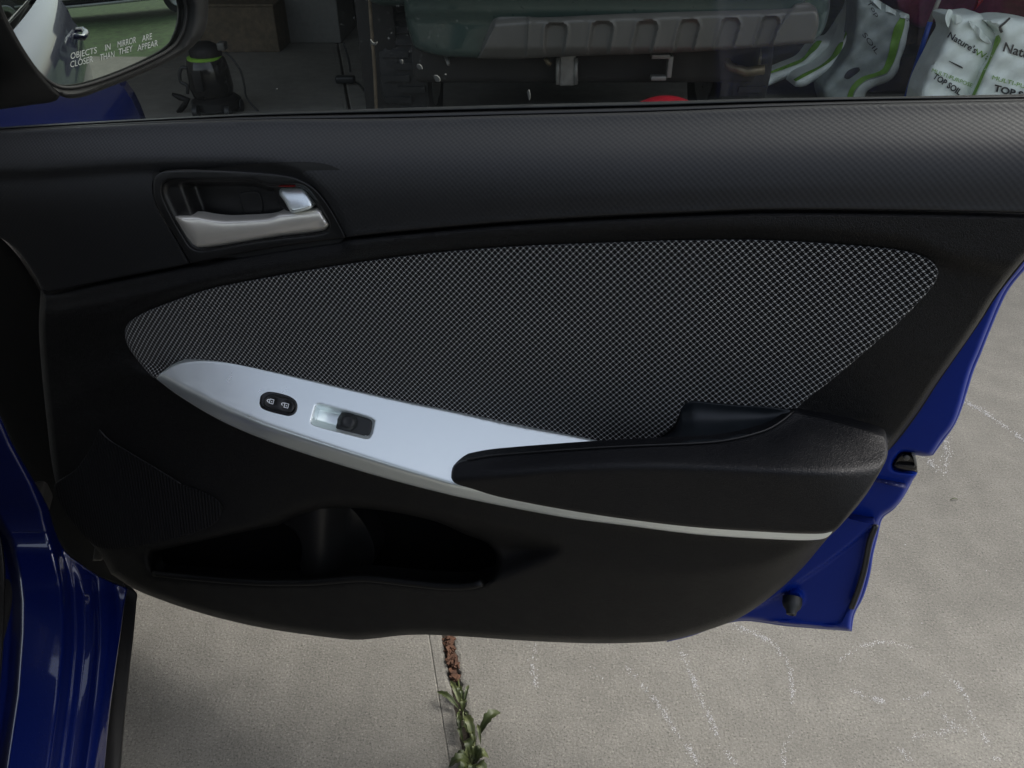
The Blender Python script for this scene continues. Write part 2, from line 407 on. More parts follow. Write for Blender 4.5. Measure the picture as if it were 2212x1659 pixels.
M['dirt'] = simple("joint_dirt", (.035, .028, .02), .95, var=.5, vscale=200, bumpd=.004, bscale=300)
M['chalk'] = simple("white_chalk", (.43, .43, .43), .95, var=.15, vscale=300)
M['mulch'] = simple("brown_wood_chips", (.085, .040, .022), .85, var=.5, vscale=150)
M['leaf'] = simple("weed_leaf", (.044, .058, .016), .5, var=.35, vscale=50, bumpd=.0006, bscale=300)
M['leaf2'] = simple("pale_weed_leaf", (.075, .090, .030), .5, var=.3, vscale=60, bumpd=.0006, bscale=300)
M['soilbag'] = simple("white_poly_bag", (.80, .86, .81), .38, var=.08, vscale=20, bumpd=.004, bscale=25)
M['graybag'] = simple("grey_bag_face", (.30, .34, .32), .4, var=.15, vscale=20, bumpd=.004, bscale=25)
M['green'] = simple("green_bag_stripe", (.16, .34, .03), .45, var=.15, vscale=40)
M['ink'] = simple("dark_bag_print", (.03, .03, .03), .6)
M['suvgreen'] = simple("dark_green_paint", (.020, .040, .034), .3, coat=.6, var=.08)
M['skid'] = simple("grey_skid_plastic", (.075, .073, .066), .45, metal=.1, var=.08, vscale=12)
M['tyre'] = simple("tyre_rubber", (.022, .022, .022), .8, var=.3, bumpd=.002, bscale=150)
M['under'] = simple("black_underbody", (.012, .011, .010), .8, var=.4, vscale=9)
M['steel'] = simple("weathered_steel", (.20, .20, .19), .5, metal=.5, var=.2)
M['pipe'] = simple("brown_exhaust", (.13, .11, .075), .45, metal=.6, var=.3)
M['wall'] = simple("garage_wall_paint", (.55, .54, .50), .9, var=.12, vscale=4)
M['wood'] = simple("dim_wood", (.11, .085, .055), .8, var=.3)
M['lime'] = simple("lime_plastic", (.17, .36, .03), .4)
M['bluepole'] = simple("blue_pole", (.03, .09, .45), .35)
M['magenta'] = simple("magenta_cloth", (.16, .02, .055), .8, var=.3)
M['red'] = simple("red_plastic", (.40, .010, .022), .4)
M['greybox'] = simple("grey_box", (.14, .14, .13), .8)
M['grass'] = simple("lawn", (.05, .085, .03), .95, var=.5, vscale=7, bumpd=.03, bscale=40)
M['asphalt'] = simple("asphalt", (.07, .07, .07), .9, var=.2)
M['lens'] = simple("red_lens", (.12, .008, .008), .2)
M['rim'] = simple("alloy_rim", (.45, .45, .45), .3, metal=.8)
M['siding'] = simple("beige_siding", (.42, .39, .33), .85, var=.06)

# ================================================================== the setting
# joint between slabs
ja, jb = at(964.7, 1375, GROUND), at(1016.8, 1659, GROUND); jd = (jb-ja)[:2]; jd /= np.linalg.norm(jd); jn = np.array([-jd[1], jd[0]])
if jn[0] < 0: jn = -jn          # towards +x
def slab(name, side, gap, tool):
    prof = [(gap, -.06), (gap, -.006), (gap+.003, -.0015), (gap+.008, 0)]
    if tool: prof += [(gap+.020, 0), (gap+.022, -.0016), (gap+.024, 0)]
    prof += [(.3, 0), (1.2, 0), (12 if side < 0 else 3.35, 0)]
    ts = [-7.5, -2, -.5]+[k*.006-.24 for k in range(110)]+[.6, 1, 2, 4, 10]
    rs = np.random.RandomState(5+side)
    V = []; F = []
    for t in ts:
        jt = gap*.0+rs.uniform(-.0018, .0018)*(1.6 if side > 0 else .5)
        for a, z in prof:
            if a < gap+.009: a = a+jt
            p = ja[:2]-jd*t+jn*side*a; V.append((p[0], p[1], z))
    m = len(prof)
    for i in range(len(ts)-1):
        for k in range(m-1):
            q = [i*m+k, i*m+k+1, (i+1)*m+k+1, (i+1)*m+k]; F.append(q if side < 0 else q[::-1])
    o = mk(name, V, F, M['concrete'], None, None, False); tagit(o, kind='structure'); return o
s1 = slab('driveway_slab', -1, .0075, True); s2 = slab('driveway_slab', 1, .008, False)
tagit(s1, 'concrete driveway slab left of the weedy joint, running under the car'); tagit(s2, 'lighter concrete driveway slab right of the joint, with worn chalk lines')
jv = [(*(ja[:2]+jd*8+jn*s*.03), -.014) for s in (-1, 1)]+[(*(ja[:2]-jd*11+jn*s*.03), -.014) for s in (-1, 1)]
tagit(mk('joint_soil', [jv[0], jv[1], jv[3], jv[2]], [(0, 1, 2, 3)], M['dirt'], None, None, False), kind='structure')
V = [(-90, -90, -.03), (90, -90, -.03), (90, 90, -.03), (-90, 90, -.03)]
tagit(mk('lawn', V, [(0, 1, 2, 3)], M['grass'], None, None, False), kind='structure')
V = [(-60, -19, -.02), (60, -19, -.02), (60, -11, -.02), (-60, -11, -.02)]
tagit(mk('road', V, [(0, 1, 2, 3)], M['asphalt'], None, None, False), kind='structure')

# chalk
def chalk(path, wid=4.5, dens=.55, parent=None):
    c = cr(path, False, 3.0); V = []; F = []
    fade = np.random.rand(len(c)//5+2)**1.6*1.5
    for i, p in enumerate(c):
        k = fade[i//6]
        for _ in range(8):
            if random.random() > dens*(.12+1.25*k): continue
            q = p+np.random.randn(2)*wid*.62; rr = random.uniform(.35, 1.6); n = 5; b = len(V)
            for a in range(n):
                an = 2*math.pi*a/n+random.random()*.6; rr2 = rr*random.uniform(.6, 1.2)
                V.append(at(q[0]+math.cos(an)*rr2, q[1]+math.sin(an)*rr2*.85, GROUND)+np.array([0, 0, .0006]))
            F.append(tuple(range(b, b+n))[::-1])
    return V, F
CH = [([(1579,1352),(1639,1372),(1677,1400),(1703,1438),(1708,1460),(1711,1489),(1711,1528)], 5, .6),
      ([(1711,1587),(1694,1617),(1694,1659)], 5, .4), ([(1463,1391),(1489,1446),(1510,1506),(1532,1549),(1562,1613),(1587,1650)], 6, .6),
      ([(1352,1438),(1387,1481),(1429,1532),(1455,1574),(1481,1609),(1512,1655)], 5.5, .6), ([(1835,1489),(1870,1504),(1908,1515)], 5, .85),
      ([(1950,1510),(1985,1505),(2015,1493)], 4, .4), ([(2040,1455),(2087,1502),(2096,1545),(2121,1583),(2155,1640)], 5, .5),
      ([(1972,1592),(2020,1585),(2079,1570)], 7, .6), ([(1942,1617),(1972,1645)], 6, .4), ([(2030,1530),(2050,1560),(2090,1580)], 6, .3),
      ([(1814,1429),(1850,1400),(1878,1391),(1920,1388),(1967,1399)], 4, .3), ([(1158,1395),(1150,1425),(1152,1452),(1158,1480),(1150,1502)], 6, .5),
      ([(2084,867),(2124,889),(2174,924),(2225,960)], 4, .8), ([(2041,935),(2045,980),(2040,1030)], 9, .9), ([(1990,985),(2020,1008),(2040,1020)], 5, .5),
      ([(1275,1440),(1300,1470)], 8, .12), ([(1590,1345),(1600,1420),(1640,1500)], 60, .03), ([(1900,1100),(2100,1300)], 90, .03)]
V = []; F = []
for pth, wd, dn in CH:
    v, f = chalk(pth, wd, dn); b = len(V); V += v; F += [tuple(i+b for i in q) for q in f]
mk('chalk_marks', V, F, M['chalk'], None, None, False, kind='stuff')['label'] = 'worn white chalk lines drawn on the driveway'

# mulch in the joint
import itertools
V = []; F = []
for i in range(120):
    yy = random.uniform(1372, 1468); t = (yy-1375)/(1659-1375); xc = 964.7+t*52.1+3
    p = at(xc+random.gauss(0, 5), yy, GROUND); L = random.uniform(.004, .016); wd = random.uniform(.0012, .003); an = random.uniform(0, math.pi)
    if random.random() < .6: an = math.atan2(jd[1], jd[0])+random.gauss(0, .5)
    d = np.array([math.cos(an), math.sin(an), random.uniform(-.3, .3)])*L/2; n = np.array([-math.sin(an), math.cos(an), 0])*wd; z = np.array([0, 0, random.uniform(-.006, .004)]); h = np.array([0, 0, .0015])
    b = len(V)
    for s1_, s2_, s3_ in itertools.product((-1, 1), repeat=3): V.append(p+d*s1_+n*s2_*(1 if s1_ < 0 else .5)+z+h*s3_)
    F += [(b, b+1, b+3, b+2), (b+4, b+6, b+7, b+5), (b, b+4, b+5, b+1), (b+2, b+3, b+7, b+6), (b, b+2, b+6, b+4), (b+1, b+5, b+7, b+3)]
mk('wood_chips', V, F, M['mulch'], None, None, False, kind='stuff')['label'] = 'reddish brown wood chips lying in the driveway joint'

# weeds
def leaf(base, tip, wpx, parent, mat, arch=.012, z0=.004, z1=.012, tilt=0):
    b = at(base[0], base[1], ZP(z0)); t = at(tip[0], tip[1], ZP(z1)); d = t-b; L = np.linalg.norm(d); u = d/L
    s = np.cross(u, [0, 0, 1]); s /= np.linalg.norm(s); wd = wpx/FPX*1.15
    V = []; F = []; nl, nw = 10, 6
    for i in range(nl+1):
        k = i/nl; ww = wd*.5*(math.sin(math.pi*min(1, k**.75*1.0))**.7 if 0 < k < 1 else .06)*(.55+.6*k)
        ww *= 1+.2*math.sin(i*2.6+base[0])
        c = b+d*k+np.array([0, 0, arch*math.sin(math.pi*k)])
        for j in range(nw+1):
            q = j/nw*2-1; V.append(c+s*ww*q+np.array([0, 0, 1])*(abs(q)*ww*.45+tilt*ww*q-.0012*(abs(q) < .1)))
    m = nw+1
    for i in range(nl):
        for j in range(nw): F.append((i*m+j, (i+1)*m+j, (i+1)*m+j+1, i*m+j+1)[::-1])
    return mk('leaf', V, F, mat, parent)
def weed(label, stem, leaves, group='weeds growing in the driveway joint'):
    o = at(stem[0][0], stem[0][1], GROUND); t = thing('weed', tuple(o), label, 'weed', group)
    tube('stem', [at(x, y, ZP(.003+.003*(i % 2))) for i, (x, y) in enumerate(stem)], .0016, M['leaf2'], t, 6)
    rs = random.Random(int(stem[0][1]))
    ex = []
    for _ in range(9):
        q = stem[rs.randrange(1, len(stem))]; a_ = rs.uniform(0, 6.28); l_ = rs.uniform(9, 26)
        b_ = (q[0]+rs.uniform(-4, 4), q[1]+rs.uniform(-18, 12)); ex.append((b_, (b_[0]+math.cos(a_)*l_*.8, b_[1]+math.sin(a_)*l_), rs.uniform(2.5, 7), rs.uniform(.002, .010), .003, .008, rs.uniform(-.3, .3)))
    leaves = leaves+ex
    for i, L in enumerate(leaves): leaf(*L[:3], t, M['leaf2'] if i % 3 == 1 else M['leaf'], *L[3:])
def z5(x, y): return (806.4+x*.2083, 1324.8+y*.2083)
weed('slender weed with narrow leaves, just below the wood chips in the joint', [z5(880, 690), z5(900, 850), z5(930, 1000), z5(930, 1100)],
     [(z5(890, 995), z5(655, 815), 15), (z5(905, 960), z5(800, 700), 15), (z5(945, 950), z5(995, 745), 9), (z5(905, 900), z5(890, 760), 14), (z5(930, 1030), z5(935, 920), 14), (z5(900, 1020), z5(870, 1180), 8), (z5(930, 920), z5(905, 800), 9)])
weed('weed with one broad leaf reaching to the right, middle of the joint', [z5(930, 1050), z5(960, 1150), z5(1040, 1340), z5(1050, 1420)],
     [(z5(1095, 1265), z5(1320, 1030), 26, .02, .004, .02), (z5(1050, 1345), z5(950, 1060), 22, .02), (z5(890, 1060), z5(900, 1230), 12), (z5(930, 1340), z5(870, 1190), 10), (z5(1115, 1360), z5(1080, 1150), 9), (z5(1120, 1250), z5(1170, 1130), 9), (z5(980, 1240), z5(930, 1130), 12), (z5(1060, 1370), z5(1010, 1230), 10)])
weed('leafy weed clump at the bottom end of the joint', [z5(960, 1360), z5(1010, 1500), z5(1020, 1620), z5(1040, 1750)],
     [(z5(1030, 1480), z5(950, 1320), 24, .015), (z5(1050, 1500), z5(1050, 1380), 12), (z5(1010, 1560), z5(780, 1600), 24, .02), (z5(1000, 1530), z5(840, 1500), 18, .015), (z5(1060, 1560), z5(1200, 1500), 24, .02), (z5(1060, 1540), z5(1150, 1430), 20, .02),
      (z5(1020, 1600), z5(880, 1720), 24, .02), (z5(1050, 1600), z5(1180, 1690), 24, .02), (z5(960, 1560), z5(900, 1560), 14), (z5(1030, 1590), z5(1030, 1720), 20, .02), (z5(990, 1490), z5(930, 1450), 16)])
lf = leaf((2052, 1080), (2069, 1079), 5, None, M['leaf2'], .004, .001, .002); lf.name = 'fallen_leaf'; tagit(lf, 'tiny green leaf lying alone on the bare concrete right of the door', 'leaf')

# ================================================================== the door
def gauss(A, s, ax):
    if s <= 0: return A
    n = int(3*s)+1; k = np.exp(-.5*(np.arange(-n, n+1)/s)**2); k /= k.sum()
    return np.apply_along_axis(lambda v: np.convolve(np.pad(v, n, mode='edge'), k, 'valid'), ax, A)
XS = np.arange(-160, 2420, 4.0); YS = np.arange(180, 1480, 4.0)
def crv(pts, sm=6):
    p = np.array(pts, float); return gauss(np.interp(XS, p[:, 0], p[:, 1]), sm, 0)
belt_pts = [(-160,297),(0,284),(300,268),(553,259),(828,257),(1106,250),(1400,243),(1659,233),(1900,225),(2212,219),(2400,215)]
seam_pts = [(-160,640),(88,625),(110,631),(228,606),(400,572),(560,540),(748,513),(900,497),(1100,480),(1300,468),(1500,459),(1659,453.5),(1909,454.7),(2100,458),(2212,461),(2400,468)]
belt = crv(belt_pts); seam = crv(seam_pts, 3)
ftop = crv([(-160,760),(100,720),(270,705),(312,672),(375,648),(450,624),(553,603),(700,578),(850,556),(1000,540),(1150,530),(1300,524),(1450,519),(1600,517),(1759,523),(1859,531),(1934,538),(1984,548),(2030,575),(2400,640)])
fbot = crv([(-160,860),(100,780),(250,750),(340,808),(381,786),(444,778),(569,797),(663,819),(757,841),(882,869),(979,889),(1106,917),(1256,944),(1368,955),(1440,935),(1491,868),(1581,874),(1714,886),(1850,925),(2000,960),(2400,1000)], 3)
crest = crv([(-160,960),(100,860),(250,800),(347,812),(391,839),(475,882),(569,921),(663,952),(757,982),(850,1011),(979,1049),(1050,1067),(1151,1089),(1325,1116),(1506,1139),(1659,1149),(1779,1152),(2400,1160)], 3)
sbot = crv([(-160,1000),(100,900),(250,830),(338,824),(382,852),(475,908),(569,949),(663,982),(757,1011),(850,1038),(979,1071),(1106,1097),(1231,1119.5),(1356,1136),(1506,1154.5),(1659,1164.5),(1759,1166.5),(2400,1180)], 3)
dbot = crv([(-160,1250),(290,1280),(400,1316),(553,1354),(678,1373),(765,1381),(864,1372),(1016,1375),(1287,1390),(1440,1384),(1544,1357),(1634,1312),(1735,1225),(1798,1149),(2400,1100)])
def oc(pts): return crv(pts, 12)
KS = [(belt-40, oc([(0,.008)])), (belt, oc([(0, .010)])), (belt+22, oc([(0, .020)])), (belt+48, oc([(0, .031)])), (belt+80, oc([(0, .042), (700, .043), (1300, .044)])), (belt+118, oc([(0, .050), (1300, .052)])),
      (belt+160, oc([(0, .054), (1300, .0575)])), (seam-6, oc([(-160, .040), (100, .052), (400, .056), (2200, .060)])), (seam+6, oc([(-160, .040), (100, .054), (400, .058), (2200, .062)])),
      (np.maximum(ftop-26, seam+14), oc([(-160, .04), (100, .053), (400, .060), (2200, .063)])), (np.maximum(ftop, seam+30), oc([(-160, .038), (100, .050), (280, .050), (2030, .052), (2200, .055)])),
      ((ftop+fbot)/2, oc([(-160, .035), (100, .046), (280, .050), (1100, .052), (2030, .052), (2200, .045)])), (fbot-2, oc([(-160, .03), (100, .040), (280, .050), (400, .048), (1300, .047), (1700, .048), (2100, .045)])),
      (crest, oc([(-160, .02), (100, .034), (250, .052), (345, .064), (400, .072), (500, .086), (700, .100), (1000, .108), (1700, .114), (2200, .10)])),
      (sbot, oc([(-160, .02), (100, .034), (250, .052), (345, .057), (400, .062), (500, .074), (700, .087), (1000, .099), (1700, .100), (2200, .09)])),
      (sbot+6, oc([(-160, .02), (100, .032), (250, .050), (345, .055), (400, .060), (500, .072), (700, .085), (1000, .098), (1700, .099), (2200, .085)])),
      (sbot*.6+dbot*.4, oc([(-160, .02), (100, .028), (250, .040), (400, .055), (700, .079), (1000, .095), (1700, .097), (2200, .08)])),
      (dbot-10, oc([(-160, .02), (100, .03), (300, .045), (700, .085), (1200, .085), (1600, .075), (2200, .06)])), (dbot+60, oc([(-160, .02), (300, .04), (700, .07), (2200, .05)]))]
GY = np.stack([k[0] for k in KS]); GO = np.stack([k[1] for k in KS]); GY = np.maximum.accumulate(GY+np.arange(len(KS))[:, None]*.01, 0)
G = np.stack([np.interp(YS, GY[:, i], GO[:, i]) for i in range(len(XS))], 1)
Gsm = gauss(gauss(G, 1.5, 0), 2.5, 1)
XX, YY = np.meshgrid(XS, YS)
wt_ = sstep(-30, -70, YY-seam[None, :]); Gsm = Gsm*(1-wt_)+gauss(Gsm, 6, 0)*wt_
# panel round the inner handle sits lower than the shoulder above it
handzone = outline([[(-200,372),(0,364),(100,361),(200,354),(300,348),(450,346),(553,347),(605,353),(644,365),(676,386),(706,416),(734,460),(762,520)],[(762,520),(762,660)],[(775,660),(-200,700)],[(-200,700),(-200,372)]], 20)
sd_ = sdist(XX, YY, handzone); Gsm -= .0085*sstep(-4, 30, sd_)*(YY < seam[None, :]+40)*sstep(60, 0, YY-seam[None, :]) 
Gbase = Gsm.copy()
# shaded bowl round the map pocket
bowl = outline([(300,1190),(420,1165),(560,1120),(640,1085),(720,1068),(820,1078),(930,1098),(1060,1122),(1170,1150),(1214,1172),(1220,1190),(1190,1212),(1140,1235),(1075,1258),(1010,1268),(940,1266),(860,1258),(780,1250),(700,1256),(560,1258),(400,1248),(320,1235)], 10)
sb = sdist(XX, YY, bowl); Gsm -= .022*sstep(0, 55, sb)
Gsm = gauss(gauss(Gsm, .8, 0), .8, 1)
under_ = outline([[(346,817),(381.8,790),(444,782),(491,786),(569,801),(757,845),(979,893),(1181,935),(1290,960)],[(1290,960),(1700,905),(1860,945),(1895,985),(1790,1140)],[(1790,1140),(1659,1159),(1506,1149),(1356,1130),(1106,1091),(979,1065),(757,1005),(569,943),(475,902),(382,846),(346,817)]], 10)
Gtrim = Gsm-.035*sstep(0, 7, sdist(XX, YY, under_))
def sampler(A):
    def f(px, py):
        u = np.clip((np.asarray(px)-XS[0])/4, 0, len(XS)-1.001); v = np.clip((np.asarray(py)-YS[0])/4, 0, len(YS)-1.001)
        i = u.astype(int); j = v.astype(int); a = u-i; b = v-j
        return A[j, i]*(1-a)*(1-b)+A[j, i+1]*a*(1-b)+A[j+1, i]*(1-a)*b+A[j+1, i+1]*a*b
    return f
g = sampler(Gsm); gt = sampler(Gtrim); g0 = sampler(Gbase)
def gp(d, f=g): return lambda x, y: f(x, y)+d

hinge = at(110, 1000, DOOR)
car = thing('car', (hinge[0], hinge[1], 0), 'blue car with open front door, black trim, grey woven insert and silver switch panel', 'car')
door = car

# outer sheet metal and inner shell
shell_right = [(2320,440),(2255,520),(2212,575),(2171,627),(2134,710),(2114,760),(2099,795),(2088,830),(2074,880),(2059,917),(2034,950),(2014,980),(2008,985)]
shell_notch = [(2008,985),(1999,985),(1974,979),(1960,978)]
shell_low = [(1982,1016),(1981,1024),(1966,1045),(1947,1079),(1929,1099),(1904,1118),(1893,1155),(1882,1195),(1872,1244),(1858,1292),(1842,1328),(1838,1352)]
def f_shell(x, y):
    o = np.full(np.shape(x), .012)
    q = outline([(1905,1119),(1889,1130),(1824,1185),(1746,1242),(1670,1293),(1560,1345),(1850,1420),(1960,1300)], 10)
    o = o-.007*sstep(-2, 5, sdist(x, y, q))                     # lower face sits back behind a crease
    bx = np.hypot(x-1716, (y-1292)*1.1); o = o+.007*sstep(26, 14, bx)
    rim = sdist(x, y, outline([(1600,1338),(1690,1340),(1780,1349),(1812,1346),(1826,1325),(1848,1285),(1862,1235),(1872,1190),(1880,1150),(1905,1119),(1700,1180),(1500,1300)], 12))
    o = o+.0035*sstep(4, -4, rim)*(y > 1140)
    return o
sh = [[(2320,440)]+shell_right[1:], shell_notch, [(1960,978),(1947,978),(1929,1004),(1930,1012),(1958,1018),(1982,1021)], shell_low, [(1838,1352),(1837,1362),(1815,1361)], [(1815,1361),(1700,1350),(1593,1340),(1500,1370),(1440,1384)], [(1440,1384),(1300,1300),(1500,1180),(1700,1060),(1850,880),(2000,700),(2100,560),(2200,440)], [(2200,440),(2320,440)]]
shell = hf('door_shell', sh, DOOR, f_shell, M['bluelit'], door, 4.5, 9, .012, .05, bstep=5)
hf('outer_panel', [[(2330,430),(2262,520),(2219,576),(2178,628),(2141,709),(2120,762),(2104,800),(2092,838),(2078,882),(2062,919),(2040,950),(2016,983)],[(2016,983),(2000,986),(1970,982),(1950,985)],[(1950,985),(1940,1010),(1975,1030)],[(1975,1030),(1968,1045),(1948,1080),(1930,1101),(1907,1120),(1896,1160),(1887,1196),(1879,1244),(1865,1290),(1846,1328),(1840,1364)],[(1840,1364),(1700,1353),(1593,1342.5),(1490,1375),(1440,1387)],[(1440,1387),(1560,1200),(1850,880),(2100,560),(2330,430)]], DOOR, -.035, M['bluelit'], shell, 20, 8, .006, .02)
for sp_, a_, b_, e_ in (([[(1889,1036.5),(1957,1050)],[(1957,1050),(1958,1054),(1953,1055)],[(1953,1055),(1890,1041)],[(1890,1041),(1889,1036.5)]], 1037, .2, .0045), ([[(1834,1114.5),(1886,1123.5)],[(1886,1123.5),(1890,1128),(1884,1132)],[(1884,1132),(1838,1122)],[(1838,1122),(1832,1118),(1834,1114.5)]], 1115, .17, .0075)):
    hf('pressed_step', sp_, DOOR, (lambda x, y, a_=a_, b_=b_, e_=e_: .0160+e_*np.clip((y-a_-b_*(x-sp_[0][0][0]))/8, 0, 1)), M['blue'], shell, 2.5, 0, 0, .008, bstep=3)
def z4(x, y): return (1670.4+x*.1736, 1094.4+y*.1736)
for off in (0, 26):
    pp = cr([z4(1262+off, 235), z4(1190+off, 430), z4(1128+off, 750), z4(1058+off, 1000), z4(960+off, 1262)], False, 8)
    tube('door_seal', [at(p[0], p[1], DOOR, .012) for p in pp], .0020, M['rubber'], shell, 8)
cpt = at(1716, 1292, DOOR, .016); ax_ = np.array([DR, np.cross(DN, DR), DN])
st = at(1711, 1300, DOOR, .016)
tilt = DN*.9+np.array([0, 0, -.45]); tilt /= np.linalg.norm(tilt); a1 = np.cross(tilt, [0, 0, 1]); a1 /= np.linalg.norm(a1)
lathe('bump_stop', st+np.array([0, 0, .001]), [(.0105, -.004), (.0105, .003), (.0092, .007), (.0058, .011), (.0052, .015), (.003, .0155), (.0025, .014)], M['rubber'], shell, 20, np.array([a1, np.cross(tilt, a1), tilt]))
# latch
lt = hf('latch', [[(1958,980),(1946,980),(1940,985)],[(1940,985),(1929,1004),(1930,1012)],[(1930,1012),(1957,1018),(1980,1020)],[(1980,1020),(1982,1013),(1978,990),(1974,982)],[(1974,982),(1958,980)]], DOOR, .010, M['gloss'], door, 6, 4, .004, .03)
hf('latch_claw', [[(1970,982),(1976,983),(1981,1005),(1976,1006)],[(1976,1006),(1970,982)]], DOOR, .014, M['steel'], lt, 4, 1.5, .002, .01)
hf('latch_lip', [[(1936,1003),(1977,1007),(1976,1010),(1934,1006)],[(1934,1006),(1936,1003)]], DOOR, .013, M['black'], lt, 4, 1.2, .001, .004)
lathe('rivet', at(1958, 988, DOOR, .012), [(.0028, 0), (.0028, .0015), (.002, .002), (.0006, .0021)], M['skid'], lt, 14, ax_)

# glass and seals
wg = hf('window_glass', [[(-420,330),(-160,290),(0,277),(300,260),(828,238),(1106,230),(1406,224),(1659,217),(1900,213),(2212,210),(2700,200)],[(2700,200),(2700,-420)],[(2700,-420),(-420,-420)],[(-420,-420),(-420,330)]], DOOR, -.006, M['glass'], door, 60, 0, 0, 0)
def ribbon(name, k0, k1, prof, mat):
    t0 = np.array([(-160,287),(0,275),(300,257.5),(553,244),(828,234.5),(1106,226.5),(1406,220),(1659,212.5),(1900,209),(2212,206),(2400,203)]); t1 = np.array(belt_pts)
    xs = np.arange(-160, 2400, 12.0); a = gauss(np.interp(xs, t0[:, 0], t0[:, 1]), 4, 0); b = gauss(np.interp(xs, t1[:, 0], t1[:, 1]), 4, 0)
    ts = np.linspace(0, 1, len(prof)); V = []; F = []
    for t, o in zip(ts, prof): V.append(DOOR(xs, a+(b-a)*(k0+(k1-k0)*t), np.full(len(xs), o)))
    n = len(xs)
    for i in range(len(ts)-1): F += [(i*n+k, (i+1)*n+k, (i+1)*n+k+1, i*n+k+1) for k in range(n-1)]
    o = mk(name, np.vstack(V), F, mat, door); o.data.set_sharp_from_angle(angle=R(60)); return o
ribbon('glass_seal', -.02, .45, [-.008, -.003, .001, .0028, .0030, .0018, -.002], M['rubber'])
ribbon('belt_trim', .42, 1.03, [-.003, .0035, .0062, .0074, .0080, .0076, .004], M['black'])

# upper trim with a hole for the handle bezel
hb_out = [[(331.5,398),(335,382),(349,372.6),(376.5,369),(451.5,368.4),(551.5,372.6),(614,379),(646.5,388),(676.5,405),(701.5,432.6),(726.5,472.6),(748,514)],[(748,514),(651.5,526),(526.5,546),(412,568.8)],[(412,568.8),(376.5,507.6),(351.5,467.6),(335,430),(331.5,410),(331.5,398)]]
bsel = [p for p in belt_pts]
hf('upper_trim', [bsel, [(2400,215),(2400,468)], [p for p in seam_pts[::-1] if p[0] >= 748], [(748,513.5),(735,489),(726.5,472.6),(701.5,432.6),(676.5,405),(646.5,388),(614,379),(551.5,372.6),(451.5,368.4),(376.5,369),(349,372.6),(335,382),(331.5,398),(332,415),(335,430),(351.5,467.6),(376.5,507.6),(411,568.5)],
    [(411,568.5),(400,572),(228,606),(110,631)], [(110,631),(88,623)], [(88,623),(80,605),(65,580),(50,557),(30,534),(0,513),(-60,480),(-160,440)], [(-160,440),(-160,297)]],
   DOOR, g, M['upper'], door, 7, 5, .004, .02, uvf=door_uv, bstep=5)

# trim panel (below the seam), with an opening into the map pocket
pocket_hole = [[(331,1192),(331,1215),(333,1232),(345,1240)],[(345,1240),(407,1245),(500,1252),(576,1255),(678,1254),(728,1250),(779,1246),(813,1248),(881,1255),(965,1262),(1016,1261),(1050,1252),(1067,1236),(1072,1209),(1067,1189),(1050,1172),(1006,1155)],[(1006,1155),(950,1130),(880,1112),(800,1100),(720,1098),(650,1112),(600,1135)],[(600,1135),(520,1150),(430,1170),(331,1192)]]
tp = hf('door_trim', [[p for p in seam_pts if 100 < p[0]], [(2400,468),(2330,450)], [(2330,450),(2212,560),(2146,645),(2121,686),(2084,741),(2024,826),(1984,887),(1941,945),(1919,973)], [(1919,973),(1905,1010),(1870,1070),(1809,1142),(1791,1159),(1773,1180),(1735,1225),(1683,1274),(1634,1312),(1593,1337),(1544,1356),(1492,1372),(1440,1384),(1360,1389),(1287,1390),(1151,1385),(1016,1376),(950,1372),(914,1371),(864,1373),(813,1379),(765,1382),(678,1373),(576,1358),(480,1337),(400,1314),(340,1293),(290,1272),(240,1240)],
    [(240,1240),(218,1200),(195,1172),(150,1120),(125,1062),(112,1000),(100,900),(90,800),(84,700),(88,626)], [(88,626),(110,632)]],
   DOOR, gt, M['leather'], door, 7, 14, .022, .02, holes=[pocket_hole], uvf=door_uv, bstep=6)
# trim side return, dark textured strip
hf('edge_lining', [[(2205,560),(2134,664),(2084,737),(2009,832),(1960,900),(1922,950)],[(1922,950),(1919,973)],[(1919,975),(1943,948),(1986,890),(2026,828),(2086,742),(2123,688),(2150,645),(2214,562)],[(2214,562),(2205,560)]], DOOR, .020, M['leather'], tp, 6, 0, 0, .02, uvf=door_uv)
# pocket liner
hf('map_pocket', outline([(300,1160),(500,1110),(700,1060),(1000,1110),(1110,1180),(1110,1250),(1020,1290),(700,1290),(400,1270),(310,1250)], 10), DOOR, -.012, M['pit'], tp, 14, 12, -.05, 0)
dv = [[(691,1080),(655,1098),(625,1118),(612,1130)],[(612,1130),(628,1140),(640,1152),(650,1172),(652,1199),(648,1218)],[(648,1218),(655,1245),(700,1253),(760,1249),(790,1244)],[(790,1244),(812,1200),(800,1150),(770,1105),(740,1080)],[(740,1080),(691,1080)]]
hf('pocket_divider', dv, DOOR, lambda x, y: .022+.034*sstep(38, 0, np.abs(x-690)*.5), M['black'], tp, 8, 6, .006, .03)
# lip along the pocket
pl = cr([(333,1238),(407,1246),(500,1254),(576,1258),(678,1257),(728,1253),(779,1249),(813,1250.5),(881,1258),(965,1266),(1016,1265),(1042,1259)], False, 10)
tube('pocket_lip', [at(p[0], p[1], DOOR, float(g(p[0], p[1]))+.001) for p in pl], .0046, M['leather'], tp, 10)
